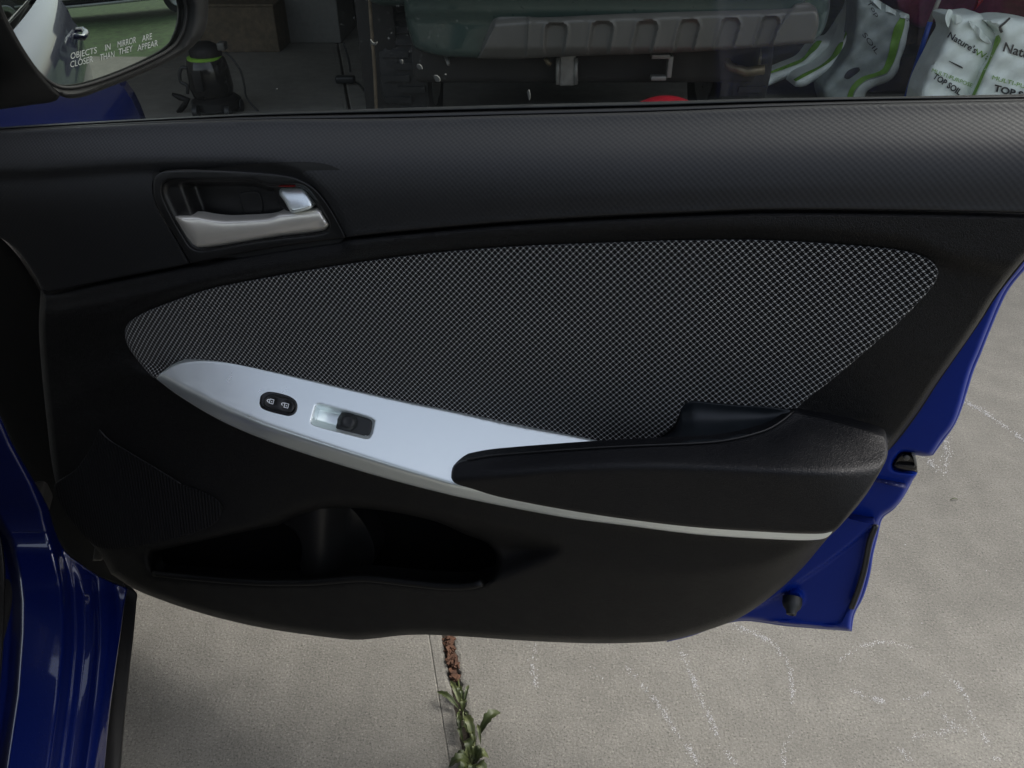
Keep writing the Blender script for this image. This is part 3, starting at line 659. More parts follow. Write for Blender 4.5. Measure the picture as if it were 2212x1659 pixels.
# speaker grille
gr = [(214,928),(222,938),(235,949.5),(275,974.5),(337.5,1012),(390,1044.5),(425,1057),(462.5,1074.5),(480,1094.5),(472,1122),(450,1139.5),(375,1164.5),(300,1179.5),(225,1185.7),(200,1174.5),(162.5,1137),(135,1099.5),(117.5,1049.5),(162.5,1014.5),(195,969.5)]
hf('speaker_grille', [gr+[gr[0]]], DOOR, gp(.0022), M['ribs'], tp, 8, 5, .002, .008, uvf=door_uv)
gl = cr([(214,928),(235,949.5),(275,974.5),(337.5,1012),(390,1044.5)], False, 8)
tube('grille_edge', [at(p[0], p[1], DOOR, float(g(p[0], p[1]))+.002) for p in gl], .0007, M['black'], tp, 6)

# fabric insert
fo = [[(338,818),(334,817),(312.5,797),(295,775),(277.5,750),(270,727),(271,709),(280,694.7),(312.5,674.7),(375,649.7),(450,624.7),(553,603.5),(700,578),(850,556),(1000,540),(1150,530),(1300,524),(1450,519),(1600,517.5),(1659,518.5),(1759,523.5),(1859,531),(1934,538.5),(1984,549.7),(2009,562),(2024,577),(2026.5,592),(2019,612),(1996.5,640),(1946.5,692),(1884,747),(1834,790),(1789,827),(1746.5,859.5),(1714,888)],
      [(1714,888),(1659,881.5),(1581,876.5),(1506,869),(1493,869.5),(1481,873),(1473,881),(1468,893),(1458,916),(1438,936.5),(1408,951.5),(1368,957.5),(1311,958.5)], [(1311,958.5),(1256,948.5),(1181,935),(1106,921),(979,893),(757,845),(569,801),(444,782),(400,784),(364,799),(343,814),(338,818)]]
hf('fabric_insert', fo, DOOR, gp(.0035), M['fabric'], door, 8, 7, .004, .006, uvf=door_uv)

# silver switch panel and strip, one moulding
up = [(338,818),(344,809.7),(360,797),(381.8,786),(413,779),(444,777.9),(491,781.6),(569,797),(663,819),(756.8,841),(881.8,869),(979,889),(1106,917),(1181,930.7),(1256,944.5),(1311,956)]
lo_ = [(1799,1147),(1793,1155),(1784,1162),(1759,1166.5),(1659,1164.5),(1506,1154.5),(1356,1135.7),(1231,1119.5),(1106,1097),(979,1070.7),(850,1038),(757,1011),(663,981.6),(569,948.8),(475.5,908),(381.8,852),(338,819)]
lock_o = [(560,871),(563,855),(575,847),(590,846.5),(628,857),(640,867),(643,880),(638,893),(625,899),(612,897),(575,887),(563,880)]
sw_o = [[(681,878),(686,874),(694,875)],[(694,875),(796,902),(805,907),(807.5,914)],[(807.5,914),(802,938),(797,945),(789,946)],[(789,946),(682,918),(674,914),(673,908)],[(673,908),(681,878)]]
sil_hole = outline(sw_o, 4)
def f_sil0(x, y):
    line = 778+(x-444)*.2055; yc = np.interp(x, XS, crest); oc_ = np.where(x < 979, .054+.00041*(yc-line), np.interp(x, [979, 1100, 1800], [.1196, .1165, .1165])); mg_ = 16*sstep(979, 1060, x); dr_ = np.interp(x, [340, 420, 979, 1350], [.00018, .00042, .00042, .00040])
    return np.where(y < yc-mg_, np.minimum(.054+.00041*(y-line), oc_), oc_-dr_*np.maximum(y-yc, 0))
SGX, SGY = np.meshgrid(XS, np.arange(740, 1200, 2.0)); SG = gauss(f_sil0(SGX, SGY), 2.6, 0)
def f_sil(x, y):
    u = np.clip((np.asarray(x)-XS[0])/4, 0, len(XS)-1.001); v = np.clip((np.asarray(y)-740)/2, 0, SG.shape[0]-1.001)
    i = u.astype(int); j = v.astype(int); a = u-i; b = v-j
    return SG[j, i]*(1-a)*(1-b)+SG[j, i+1]*a*(1-b)+SG[j+1, i]*(1-a)*b+SG[j+1, i+1]*a*b
sil = hf('switch_panel', [up, [(1311,957),(1240,975),(1150,990),(1080,1010),(1060,1040),(1120,1072)], [(1120,1072),(1200,1090),(1325,1108),(1506,1131),(1659,1141),(1734,1144),(1779,1144),(1799,1147)], lo_], DOOR, f_sil, M['silver'], door, 4, 3.5, .002, .006, holes=[sil_hole], bstep=5)
# window switch recess
tray = hf('switch_tray', [[(668,870),(812,896),(812,950),(668,924)],[(668,924),(668,870)]], DOOR, lambda x, y: f_sil(x, y)-.0145+.0125*sstep(11, .3, sdist(x, y, sil_hole)), M['silver'], sil, 2, 0, 0, .004)
hf('switch_bed', [[(733,898),(765,896),(803,907)],[(803,907),(804,914),(799,938),(790,944)],[(790,944),(724,927)],[(724,927),(733,898)]], DOOR, lambda x, y: f_sil(x, y)-.0030, M['rubber'], sil, 4, 2.5, .0015, .010)
def f_knob(x, y):
    d = np.hypot((x-751)/23, (y-911)/20); return f_sil(x, y)-.0035+.007*sstep(1.15, .35, d)-.0022*sstep(.75, .2, d)
hf('window_switch', [[(729,905),(736,894),(750,890),(765,893),(774,904),(775,916),(770,927),(757,933),(740,930),(729,921),(729,905)]], DOOR, f_knob, M['rubber'], sil, 3.5, 4, .003, .008)
# lock switch
lk = hf('lock_switch_frame', [lock_o+[lock_o[0]]], DOOR, lambda x, y: f_sil(x, y)+.0006, M['gloss'], sil, 4, 3, .001, .004)
lb = [(568,871),(571,861),(580,854),(592,853.5),(626,863),(635,871),(636,880),(631,889),(620,892),(608,889),(578,881),(570,876)]
f_lb = lambda x, y: f_sil(x, y)+.0032-.0014*sstep(16, 4, np.hypot(x-585, y-867))-.0014*sstep(16, 4, np.hypot(x-618, y-876))
hf('lock_switch', [lb+[lb[0]]], DOOR, f_lb, M['black'], sil, 4, 4, .002, .003)
def icon(cx, cy, openit):
    V = []; F = []; ux = np.array([.965, .26]); uy = np.array([-.26, .965])
    def seg(pts, wd):
        pts = np.array(pts, float); b = len(V); T = np.gradient(pts, axis=0); T /= np.linalg.norm(T, axis=1)[:, None]
        N = np.stack([-T[:, 1], T[:, 0]], -1)
        for p, n in zip(pts, N):
            for s in (-1, 1):
                q = np.array([cx, cy])+(p[0]+n[0]*s*wd/2)*ux+(p[1]+n[1]*s*wd/2)*uy; V.append(at(q[0], q[1], DOOR, float(f_lb(q[0], q[1]))+.0005))
        for i in range(len(pts)-1): F.append((b+2*i, b+2*i+1, b+2*i+3, b+2*i+2))
    c = cr([(-1.5,-4.5),(7,-4.5),(7,4.5),(-1.5,4.5),(-1.5,-4.5)], False, 30)
    for a, b2 in (((-2.1,-4.5),(7.6,-4.5)), ((7,-4.5),(7,4.5)), ((7.6,4.5),(-2.1,4.5)), ((-1.5,4.5),(-1.5,-4.5))): seg([a, b2], 1.5)
    ar = [(-1.5-5.5*math.sin(t)-(0 if not openit else 1.5*math.sin(t)), -3.2*math.cos(t)-(0 if not openit else 1.2)) for t in np.linspace(0.0, math.pi if not openit else math.pi*.8, 12)]
    seg(ar, 1.4); seg([(1.5,0),(4.5,0)], 1.3); seg([(3,0),(3,2)], 1.0)
    mk('lock_icon' if not openit else 'unlock_icon', V, F, M['white'], sil, None, False)
icon(584, 866.5, False); icon(616, 875.5, True)

# grip pocket and armrest
gpo = [[(1040,988),(1106,972.5),(1156,967),(1231,962),(1311,956),(1368.5,955.7),(1406,949.5),(1436,934.5),(1456,914.5),(1466,892),(1472,880),(1480,871),(1491,867.5),(1506,867)],[(1506,867),(1581,874.5),(1659,879.7),(1714,886.5)],[(1714,886.5),(1700,905),(1685,920),(1659,934),(1606,950),(1506,964),(1406,968),(1206,980),(1106,988),(1040,998)],[(1040,998),(1040,988)]]
lineA = np.array([(980,1003),(1010,992),(1050,984.5),(1106,979),(1206,971.5),(1306,965),(1406,960.3),(1506,956),(1556,951.5),(1606,942),(1659,925.7),(1679,914.5),(1696.5,902),(1714,887)], float)
acx = np.array([(970,1042),(1010,1034),(1083,1024),(1185,1013),(1325,1007),(1406,1006),(1550,1010),(1659,1016),(1784,1020),(1871,1016),(1912,1000)], float)
OTX = [970,1100,1300,1500,1600,1659,1714,1800,1900,1930]; OTV = [.106,.096,.102,.098,.089,.077,.056,.058,.066,.06]
def f_arm0(x, y):
    yt = np.interp(x, np.r_[lineA[:, 0], 1784, 1866, 1906, 1930], np.r_[lineA[:, 1], 902, 926, 938, 950]); yc = np.interp(x, acx[:, 0], acx[:, 1])
    ot = np.interp(x, OTX, OTV); ocr = np.interp(x, [970,1050,1300,1500,1700,1800,1900,1930], [.119,.123,.128,.130,.134,.130,.112,.10])
    t = (y-yt)/np.maximum(yc-yt, 3); ob = np.interp(x, [970,1300,1800], [.116,.125,.130])
    up_ = ot+(ocr-ot)*np.clip(t, 0, 1)
    yb = np.interp(x, [979,1106,1325,1506,1659,1800], [1050,1080,1116,1139,1149,1149]); s = np.clip((y-yc)/np.maximum(yb-yc, 3), 0, 1)
    dn = ocr+(ob-ocr)*s
    return np.where(y < yc, up_, dn)
XG, YG = np.meshgrid(XS, np.arange(850, 1180, 2.0))
AG = gauss(gauss(f_arm0(XG, YG), 3.4, 0), 7.0, 1)
def f_arm(x, y):
    u = np.clip((np.asarray(x)-XS[0])/4, 0, len(XS)-1.001); v = np.clip((np.asarray(y)-850)/2, 0, AG.shape[0]-1.001)
    i = u.astype(int); j = v.astype(int); a = u-i; b = v-j
    return AG[j, i]*(1-a)*(1-b)+AG[j, i+1]*a*(1-b)+AG[j+1, i]*(1-a)*b+AG[j+1, i+1]*a*b
ao = [[(974,1032),(975,1018),(980,1005),(992,997),(1010,992),(1050,984.5),(1106,979),(1206,971.5),(1306,965),(1406,960.3),(1506,956),(1556,951.5),(1606,942),(1659,925.7),(1679,914.5),(1696.5,902),(1714,887)],[(1714,887),(1784,902),(1866.5,925.7),(1900,936),(1912,942),(1917,955),(1917,984),(1906.5,1009.5),(1879,1054.5),(1845,1098),(1809,1142),(1799,1148)],
      [(1799,1148),(1779,1152.5),(1734,1153),(1659,1149.5),(1506,1139.5),(1356,1122),(1231,1103),(1106,1080),(1050,1067.7),(1010,1057),(990,1051),(979,1044),(974,1032)]]
def f_grip(x, y):
    yl = np.interp(x, lineA[:, 0], lineA[:, 1]); yt = np.interp(x, [1040,1106,1311,1368,1406,1436,1456,1472,1506,1714], [988,972,956,955.5,949,934,914,880,867,886])
    t = np.clip((y-yt)/np.maximum(yl-yt, 4), 0, 1); wv = sstep(1380, 1480, x); back = (f_sil(x, yt)+.0002)*(1-wv)+(g0(x, yt)+.005-.003*sstep(1500, 1476, x))*wv
    return back+(np.interp(x, OTX, OTV)-.003-back)*(t**1.6)-.005*np.sin(math.pi*np.clip(t, 0, 1))*sstep(1350, 1480, x)*sstep(1714, 1640, x)
hf('grip_pocket', gpo, DOOR, f_grip, M['grip'], door, 5, 3, .002, .003)
ar = hf('armrest', ao, DOOR, f_arm, M['armrest'], door, 6, 6, .006, .010, uvf=door_uv, bstep=5)
ls = cr([(p[0], p[1]+1.0) for p in lineA[1:]], False, 8)
tube('armrest_piping', [at(p[0], p[1], DOOR, float(f_arm(p[0], p[1]+3))-.0002) for p in ls], .0010, M['black'], ar, 6)

# handle group
hin = [[(349,407.6),(351.5,397.6),(361.5,390),(401.5,388),(476.5,388),(546.5,389),(564,392.6),(581.5,399),(646.5,399),(661.5,406),(681.5,430),(701.5,462.6),(712.8,485),(711.5,496),(701.5,503),(601.5,516),(526.5,527),(446.5,541),(426.5,541),(411.5,533.5),(394,507.6),(376.5,477.6),(359,442.6),(350,420),(349,407.6)]]
fh = lambda x, y: np.full(np.shape(x), .0)+g0(x, y)*.35+.0335
bz = hf('handle_bezel', hb_out, DOOR, lambda x, y: fh(x, y)+.0015, M['black'], door, 5, 4, .0022, .004, holes=[outline(hin, 4)], bstep=4)
hin_o = outline(hin, 4)
def f_dish(x, y):
    d = sdist(x, y, hin_o); wall = .024*sstep(2, 14, d)
    D_ = .003+.020*sstep(-16, 26, (x-(400+(y-400)*.36)))
    return fh(x, y)-.002-D_*sstep(2, 14, d)
hf('handle_recess', [[(330,372),(740,372),(740,520),(420,562)],[(420,562),(330,430)],[(330,430),(330,372)]], DOOR, f_dish, M['black'], bz, 4, 0, 0, 0)
sc_o = [[(517,425),(520,416),(528,414)],[(528,414),(553,413),(561,417),(564,424)],[(564,424),(568,445),(567,459),(560,464)],[(560,464),(534,464),(527,461),(524,452)],[(524,452),(517,425)]]
hf('screw_cover', sc_o, DOOR, lambda x, y: fh(x, y)-.0236, M['black'], bz, 3, 2.0, .0014, .002)
hh = [[(378.5,471),(379,468),(384,466.4),(406.5,466),(426.5,467),(451.5,471.5),(484,474.6),(526.5,473.4),(576.5,470),(591.5,466),(601.5,461),(626.5,459),(686.5,451.4),(692.8,453),(701.5,467.6),(710,483),(711,487),(708,493.5),(699,498.9),(601.5,511.5),(501.5,528),(441.5,535.5),(430,536),(421.5,533.9),(406.5,520),(389,495),(380,478),(378.5,471)]]
hho = outline(hh, 4)
def f_hand(x, y):
    yt = np.interp(x, [378,430,484,577,592,627,690,711], [467,467,475,470,466,459,452,484]); yb = np.interp(x, [378,425,440,500,600,700,711], [470,536,536,528,512,499,490])
    t = np.clip((y-yt)/np.maximum(yb-yt, 4), 0, 1)
    return fh(x, y)-.006+.010*np.sin(math.pi*np.clip(.18+t*.62, 0, 1))-.004*t+.002*sstep(520, 400, x)
hf('door_handle', hh, DOOR, f_hand, M['silver2'], door, 4, 7, .006, .012, bstep=4)
hf('lever_mount', [[(590,402.6),(602,401),(640,400),(658,405),(690,448),(660,456),(640,462),(626,461)],[(626,461),(604,444)],[(604,444),(590,402.6)]], DOOR, lambda x, y: fh(x, y)-.010, M['black'], bz, 4, 3, .003, .012)
lv = [[(602.8,415),(604,408),(610,404.5),(625,403),(648,402.5),(655,404.5),(660,409),(674,433),(676.5,444),(672,450),(661.5,454),(640,459),(632,459.5),(626.5,456),(614,435),(604,421),(602.8,415)]]
def f_lev(x, y): return fh(x, y)-.009+.015*np.clip((y-402)/56, 0, 1)+.002*np.exp(-(((x-645)/30)**2+((y-430)/30)**2))
hf('lock_lever', lv, DOOR, f_lev, M['silver'], door, 3.5, 7, .006, .012, bstep=3)
hf('lever_indicator', [[(602,401.2),(636,401.2),(636,403.0),(602,403.0)],[(602,403),(602,401.2)]], DOOR, lambda x, y: fh(x, y)-.0005, M['lens'], bz, 3, 0, 0, .003)

# dried specks on the glass
for i, pol in enumerate([[(800,85),(803,89),(808,93),(814,91),(812,97),(806,98),(801,94)], [(864,130),(868,129),(870,134),(868,139),(865,137)], [(900,140),(906,139),(911,145),(912,150),(906,150),(901,146)], [(937,163),(943,163),(950,170),(949,177),(943,177),(938,170)], [(1139,197),(1142,194),(1145,204),(1144,216),(1143,218),(1140,208)], [(960,160),(963,160),(963,163),(960,163)], [(596,192),(598,191),(598,194),(596,194)]]):
    hf('dirt_speck', pol, DOOR, -.0045, M['speck'], wg, 3, 1.0, .0006, .0012, bstep=1.5)

# outer skin of the door with its pull handle (the side mirror looks along it)
def DP(sv, z, o): return DOOR.P0*np.array([1, 1, 0])+DR*sv+DN*o+np.array([0, 0, z])
s0_ = at(60, 700, DOOR) @ DR - DOOR.P0 @ DR; s1_r = at(2250, 520, DOOR) @ DR - DOOR.P0 @ DR
prof_ = [(.925, -.020), (.915, -.045), (.885, -.070), (.84, -.088), (.80, -.094), (.785, -.104), (.70, -.114), (.55, -.118), (.42, -.110), (.33, -.085), (.29, -.050)]
V = []; F = []; ns_ = 24
for i in range(ns_+1):
    k = i/ns_; sv = s0_+(s1_r-s0_)*k
    for z, o in prof_: V.append(DP(sv-(0 if z > .7 else (.7-z)*.45*k), z-.075+.10*k+(max(0, .7-z)*.22*k), o+.012*(2*k-1)**2))
m_ = len(prof_)
for i in range(ns_):
    for j in range(m_-1): F.append((i*m_+j, (i+1)*m_+j, (i+1)*m_+j+1, i*m_+j+1)[::-1])
mk('outer_skin', V, F, M['blue'], door)
hs = s1_r-.20
tube('outer_handle', [DP(hs-.09, .81, -.098), DP(hs-.075, .80, -.125), DP(hs, .802, -.135), DP(hs+.075, .804, -.125), DP(hs+.09, .805, -.098)], [.008, .010, .012, .010, .008], M['blue'], door, 12)
tube('belt_moulding', [DP(s0_, .838, -.030), DP(s1_r, .938, -.030)], .006, M['rubber'], door, 8)

# ------------------------------------------------------------------ mirror (part of the door)
pm = C0+rays([200], [60])[0]*.93
inc = rays([200], [60])[0]; inc /= np.linalg.norm(inc)
rf = DR*1.0+DN*.045+np.array([0, 0, -.115]); rf /= np.linalg.norm(rf)
nm = rf-inc; MIR = Plane(pm, nm)
mg = [[(395,-10),(402,15),(402.5,30),(400,50),(395,67.5),(388,82),(380,95),(365,108),(350,117.5),(275,152.5),(200,180),(160,189),(135,189),(120,184),(108,177),(82.5,155),(50,110),(20,57),(0,15),(-14,-25)],[(-14,-25),(-20,-60),(100,-90),(280,-95),(360,-80),(388,-50),(395,-10)]]
ho = [[(450,-10),(450,20),(447.5,50),(440,73),(425,92.5),(405,110),(375,127.5),(300,162.5),(225,192.5),(175,210),(150,212.5),(138,210),(125,203),(100,182),(70,150),(35,98),(5,40),(-25,-25)],[(-25,-25),(-60,-110),(100,-150),(300,-150),(420,-110),(450,-10)]]
mgo = outline(mg, 5); cc = at(200, 40, MIR)
mh = hf('side_mirror', ho, MIR, lambda x, y: -.012*sstep(0, 1, 0*x)+.004+.010*sstep(0, 25, -sdist(x, y, mgo))-.004, M['matte'], door, 8, 16, .014, .07, holes=[mgo])
def f_mir(x, y):
    P = MIR(x, y, 0*x); d = ((P-cc)**2).sum(-1); return -.006-d/(2*1.3)
hf('mirror_glass', mgo*1.0+(mgo-mgo.mean(0))*.01, MIR, f_mir, M['mirror'], mh, 8, 0, 0, 0)
rim = np.vstack([mgo, mgo[:2]])
tube('glass_rim', MIR(rim[:, 0], rim[:, 1], np.full(len(rim), -.004)), .0022, M['matte'], mh, 6)
fm2 = lambda x, y: f_mir(x, y)
for wd_, a, b in (("OBJECTS", (152.5,128),(209,114.5)), ("IN", (227,110),(238.5,107)), ("MIRROR", (254,103),(294,92)), ("ARE", (307,90),(328,84.5)), ("CLOSER", (152,146),(201,133.5)), ("THAN", (216,131),(247,123)), ("THEY", (256,119),(286,111)), ("APPEAR", (297,110.5),(341,99))):
    lettering(wd_, a, b, 13.5, MIR, fm2, M['etch'], mh, lift=.0008, up=(.02, -1))
hf('mirror_sail', [(-120,-160),(-60,-110),(-20,-50),(5,30),(28,75),(55,120),(88,165),(112,192),(126,208),(120,217),(60,228),(0,236),(-120,245),(-160,40)], DOOR, -.014, M['pit'], door, 20, 8, .003, .002)

# ================================================================== the car the door hangs on
B0 = np.array([-.511, .67, 0]); bk = np.array([.303, -.953, 0]); wo = np.array([.953, .303, 0]); zz = np.array([0, 0, 1.0])
AX = np.array([bk, wo, zz])
def CPT(a, c, z): return B0+bk*a+wo*c+zz*z
class Jamb:
    n = np.array([.5, -.6, .6])
    def __call__(s, px, py, o):
        d = rays(px, py); tz = (.30-CAMH)/d[..., 2]; ty = .735/d[..., 1]; k = .12
        h = np.clip(.5+.5*(tz-ty)/k, 0, 1); t = tz*(1-h)+ty*h-k*h*(1-h)
        return C0+d*(t-np.asarray(o))[..., None]
JB = Jamb()
xr_ = np.array([(760,-70),(897,-10),(954,14),(1042,62),(1099,86),(1124,92),(1154,101),(1204,117),(1244,128),(1281,134),(1349,137),(1406,136),(1500,127),(1644,108),(1740,96)], float)
xl_ = np.array([(760,-140),(1000,-60),(1100,-10),(1142,12),(1167,26),(1244,41),(1300,47),(1369,46),(1500,36),(1659,12),(1740,0)], float)
def f_jamb(x, y):
    xr = np.interp(y, xr_[:, 0], xr_[:, 1]); xl = np.interp(y, xl_[:, 0], xl_[:, 1]); u = x-xr
    sc_ = .5+.5*sstep(900, 1250, y)
    o = -.028*sstep(-4, 26, u)*sc_
    low = sstep(1180, 1300, y)
    o = o+low*(.002*np.exp(-((u-28)/6)**2)-.004*sstep(30, 46, u)+.004*np.exp(-((u-80)/10)**2)-.016*sstep(90, 124, u))
    return o-.030*sstep(6, -24, x-xl)*sc_
jam = [[(-120,700),(-60,780),(0,897),(25,954),(75,1042),(105,1099),(120,1149),(140,1190),(170,1215),(215,1245),(275,1271)],[(275,1271),(268,1310),(262,1356),(250,1444),(237,1544),(226,1659),(219,1730)],[(219,1730),(-120,1730)],[(-120,1730),(-120,700)]]
hf('door_sill', jam, JB, f_jamb, M['blueshade'], car, 4, 3, .003, .05, bstep=5)
sclad = [[(272,1266),(296,1281),(295,1300),(289,1370),(280,1450),(270,1550),(261,1659),(255,1730)],[(255,1730),(210,1730)],[(210,1730),(224,1640),(250,1440),(262,1330),(272,1266)]]
def f_cl(x, y): return -.10-.006*sstep(240, 280, x)
hf('sill_cladding', sclad, JB, f_cl, M['black'], car, 6, 3, .004, .06)
hf('sill_scuff_trim', [[(-130,1010),(-60,1060),(-8,1130),(8,1200),(10,1300),(6,1400),(-8,1560),(-25,1730)],[(-25,1730),(-130,1730)],[(-130,1730),(-130,1010)]], JB, lambda x, y: -.018-0*x, M['matte'], car, 10, 5, .004, .03)
# dark inner face of the pillar / dash end behind the door edge
PIL = Plane(at(60, 700, DOOR, -.06), DN)
hf('hinge_pillar', [[(-200,430),(-60,470),(0,505),(40,545),(70,590),(100,640)],[(100,640),(140,800),(160,1000),(240,1190),(300,1260)],[(300,1260),(250,1275),(140,1190),(60,1040),(-60,790),(-200,600)],[(-200,600),(-200,430)]], PIL, 0.0, M['matte'], car, 20, 10, .01, .04)
hf('pillar_foot', [[(205,1180),(222,1186),(223,1208),(200,1212)],[(200,1212),(205,1180)]], PIL, .075, M['black'], car, 6, 3, .003, .02)
def poly(name, pts, mat, th=.012, smooth=False):
    P = np.array(pts); n = np.cross(P[1]-P[0], P[2]-P[0]); n /= np.linalg.norm(n); m = len(P)
    V = np.vstack([P, P-n*th]); F = [tuple(range(m)), tuple(range(2*m-1, m-1, -1))]+[((i+1) % m, i, m+i, m+(i+1) % m) for i in range(m)]
    return mk(name, V, F, mat, car, None, smooth)
def loft(name, rows, mat, th=0):
    rows = [cr(r, False, .06) if False else np.array(r) for r in rows]; m = len(rows[0]); V = np.vstack(rows)
    F = [(i*m+k, i*m+k+1, (i+1)*m+k+1, (i+1)*m+k) for i in range(len(rows)-1) for k in range(m-1)]
    o = mk(name, V, F, mat, car); 
    md = o.modifiers.new('s', 'SUBSURF'); md.levels = 1; md.render_levels = 2
    if th: s = o.modifiers.new('t', 'SOLIDIFY'); s.thickness = th
    return o
loft('front_fender', [[CPT(a, c, z) for c, z in ((.0, .30), (.02, .55), (.0, .70), (-.06, .77-h), (-.16, .80-h), (-.30, .83-h))] for a, h in ((-.40, 0), (-.5, .01), (-.7, .02), (-.9, .05), (-1.2, .1))], M['blueshade'], .004)
loft('hood', [[CPT(a, c, z-h) for c, z in ((-.31, .83), (-.6, .87), (-.85, .88), (-1.1, .87), (-1.4, .83))] for a, h in ((-.05, 0), (-.4, .02), (-.8, .05), (-1.2, .1))], M['blue'], .004)
loft('rear_door', [[CPT(a, c, z) for c, z in ((-.06, .28), (.01, .32), (.02, .5), (.03, .62), (.0, .72), (-.03, .86), (-.07, .93))] for a in (1.13, 1.4, 1.7, 2.0)], M['blue'], .01)
loft('quarter_panel', [[CPT(a, c+d, z) for c, z in ((-.06, .30), (.01, .36), (.03, .6), (.0, .74), (-.05, .88), (-.12, .95))] for a, d in ((2.01, 0), (2.3, 0), (2.6, -.03), (2.9, -.12))], M['blue'], .01)
loft('roof', [[CPT(a, c, z-h) for c, z in ((-.27, 1.36), (-.36, 1.42), (-.6, 1.45), (-.85, 1.46), (-1.1, 1.45), (-1.36, 1.41), (-1.43, 1.36))] for a, h in ((.42, .04), (.8, 0), (1.4, 0), (2.0, .04), (2.5, .12))], M['blue'], .03)
poly('windshield', [CPT(-.28, -.14, .92), CPT(-.35, -.85, .94), CPT(-.28, -1.55, .92), CPT(.42, -1.40, 1.36), CPT(.42, -.3, 1.36)], M['carglass'], .004)
poly('rear_door_glass', [CPT(1.16, -.08, .94), CPT(2.0, -.08, .95), CPT(1.92, -.25, 1.33), CPT(1.16, -.25, 1.35)], M['carglass'], .004)
tube('pillar', [CPT(-.28, -.12, .90), CPT(0, -.17, 1.10), CPT(.42, -.28, 1.37)], .035, M['blue'], car, 10)
tube('pillar', [CPT(1.10, -.07, .30), CPT(1.10, -.08, .93), CPT(1.10, -.27, 1.37)], .045, M['matte'], car, 10)
tube('pillar', [CPT(2.05, -.09, .94), CPT(2.0, -.27, 1.34)], .05, M['blue'], car, 10)
box('door_pull', CPT(1.30, .035, .74), (.09, .012, .014), M['blue'], car, AX, .009)
box('far_side', CPT(1.0, -1.55, .62), (1.6, .03, .33), M['matte'], car, AX, .02)
box('floor', CPT(.9, -.85, .26), (1.2, .70, .02), M['matte'], car, AX, .01)
box('dashboard', CPT(.05, -.85, .72), (.22, .66, .16), M['matte'], car, AX, .06)
st_ = box('front_seat', CPT(.95, -.52, .48), (.26, .25, .10), M['matte'], car, AX, .06)
box('seat_backrest', CPT(1.22, -.52, .82), (.08, .25, .34), M['matte'], car, AX, .06)
box('rear_seat', CPT(1.95, -.8, .62), (.25, .60, .25), M['matte'], car, AX, .06)
lathe('wheel', CPT(2.45, .01, .30), [(.10, -.02), (.20, .0), (.28, .0), (.30, -.02), (.30, -.18), (.1, -.18)], M['tyre'], car, 40, np.array([bk, zz, wo]))

# ================================================================== garage and what stands in it
gar = thing('garage', (0, 4.5, 0), 'open dim garage in front of the car, seen through the window', 'garage')
def gbox(n, c, s, m='wall', b=0.0): return box(n, c, s, M[m], gar, None, b)
gbox('back_wall', (0, 8.6, 1.5), (5, .06, 1.5)); gbox('side_wall', (-4.4, 5.8, 1.5), (.06, 2.8, 1.5)); gbox('side_wall', (3.4, 5.8, 1.5), (.06, 2.8, 1.5))
gbox('ceiling', (-.4, 5.8, 2.75), (4.1, 2.8, .05)); gbox('door_header', (-.4, 2.95, 2.68), (4.1, .08, .38), 'siding')
for k in range(4): box('siding_board', (-.4, 2.86-.004, 2.42+k*.19), (4.1, .010, .092), M['siding'], gar, None, .004)
gbox('centre_post', ((at(818, 120, YP(3.30)))[0], 3.36, 1.35), (.075, .06, 1.35), 'under', .004)
gbox('side_post', (-4.35, 2.95, 1.15), (.12, .1, 1.15), 'siding'); gbox('side_post', (3.38, 2.95, 1.15), (.12, .1, 1.15), 'siding')
gbox('roof', (-.4, 5.75, 3.12), (4.5, 3.15, .06), 'greybox')

# parked vehicle in the garage, rear end
ybs = 2.90; SU = YP(ybs)
suv = thing('parked_car', (at(1400, 100, SU)[0], 5.0, 0), 'dark green sport utility vehicle parked in the garage, rear bumper with ribbed grey guard', 'car')
bout = [[(870,-60),(872,0),(880,60),(895,104)],[(895,104),(925,115),(953,121),(1028,125),(1106,124),(1356,114),(1560,104),(1659,98),(1752,92)],[(1752,92),(1775,72),(1790,30),(1795,-60)],[(1795,-60),(870,-60)]]
def f_bmp(x, y): return -.02*sstep(1000, 900, x)*1.0-.14*((np.clip(1000-x, 0, 140)/140)**2)-.14*((np.clip(x-1700, 0, 100)/100)**2)-.02*sstep(26, 40, y)+.02*sstep(-6, -30, y-12)
hf('bumper', bout, SU, f_bmp, M['suvgreen'], suv, 12, 14, .03, .25)
skid = [[(1030.5,126),(1040,100),(1048,78),(1055,58),(1061,46),(1069,36),(1085,27.5),(1106,26),(1138,27.5)],[(1138,27.5),(1141,33.5),(1356,26.5),(1500,21),(1659,16.5),(1709,14.5)],[(1709,14.5),(1716,9),(1735,7),(1749,7.5),(1760,13),(1766,25),(1769,40),(1768,58),(1764,72),(1760,88),(1756,93)],[(1756,93),(1659,101),(1531,110),(1356,118),(1230,122),(1106,127.5)],[(1106,127.5),(1030.5,126)]]
tops = [(1178,1224),(1278,1324),(1375,1420),(1468,1510),(1558,1598),(1645,1684)]; bots = [(1173,1216),(1266,1313),(1358,1403),(1448,1493),(1536,1578),(1621,1661)]; ty = [50,47,45,42,39,35]; by = [135,134,132,130,124,118]
recs = [outline([[(bots[i][0], by[i]), (tops[i][0]-1, ty[i]+16)], [(tops[i][0]-1, ty[i]+16), (tops[i][0]+2, ty[i]+5), (tops[i][0]+12, ty[i])], [(tops[i][0]+12, ty[i]), (tops[i][1]-12, ty[i]-1)], [(tops[i][1]-12, ty[i]-1), (tops[i][1]-2, ty[i]+4), (tops[i][1]+1, ty[i]+16)], [(tops[i][1]+1, ty[i]+16), (bots[i][1], by[i])], [(bots[i][1], by[i]), (bots[i][0], by[i])]], 4) for i in range(6)]
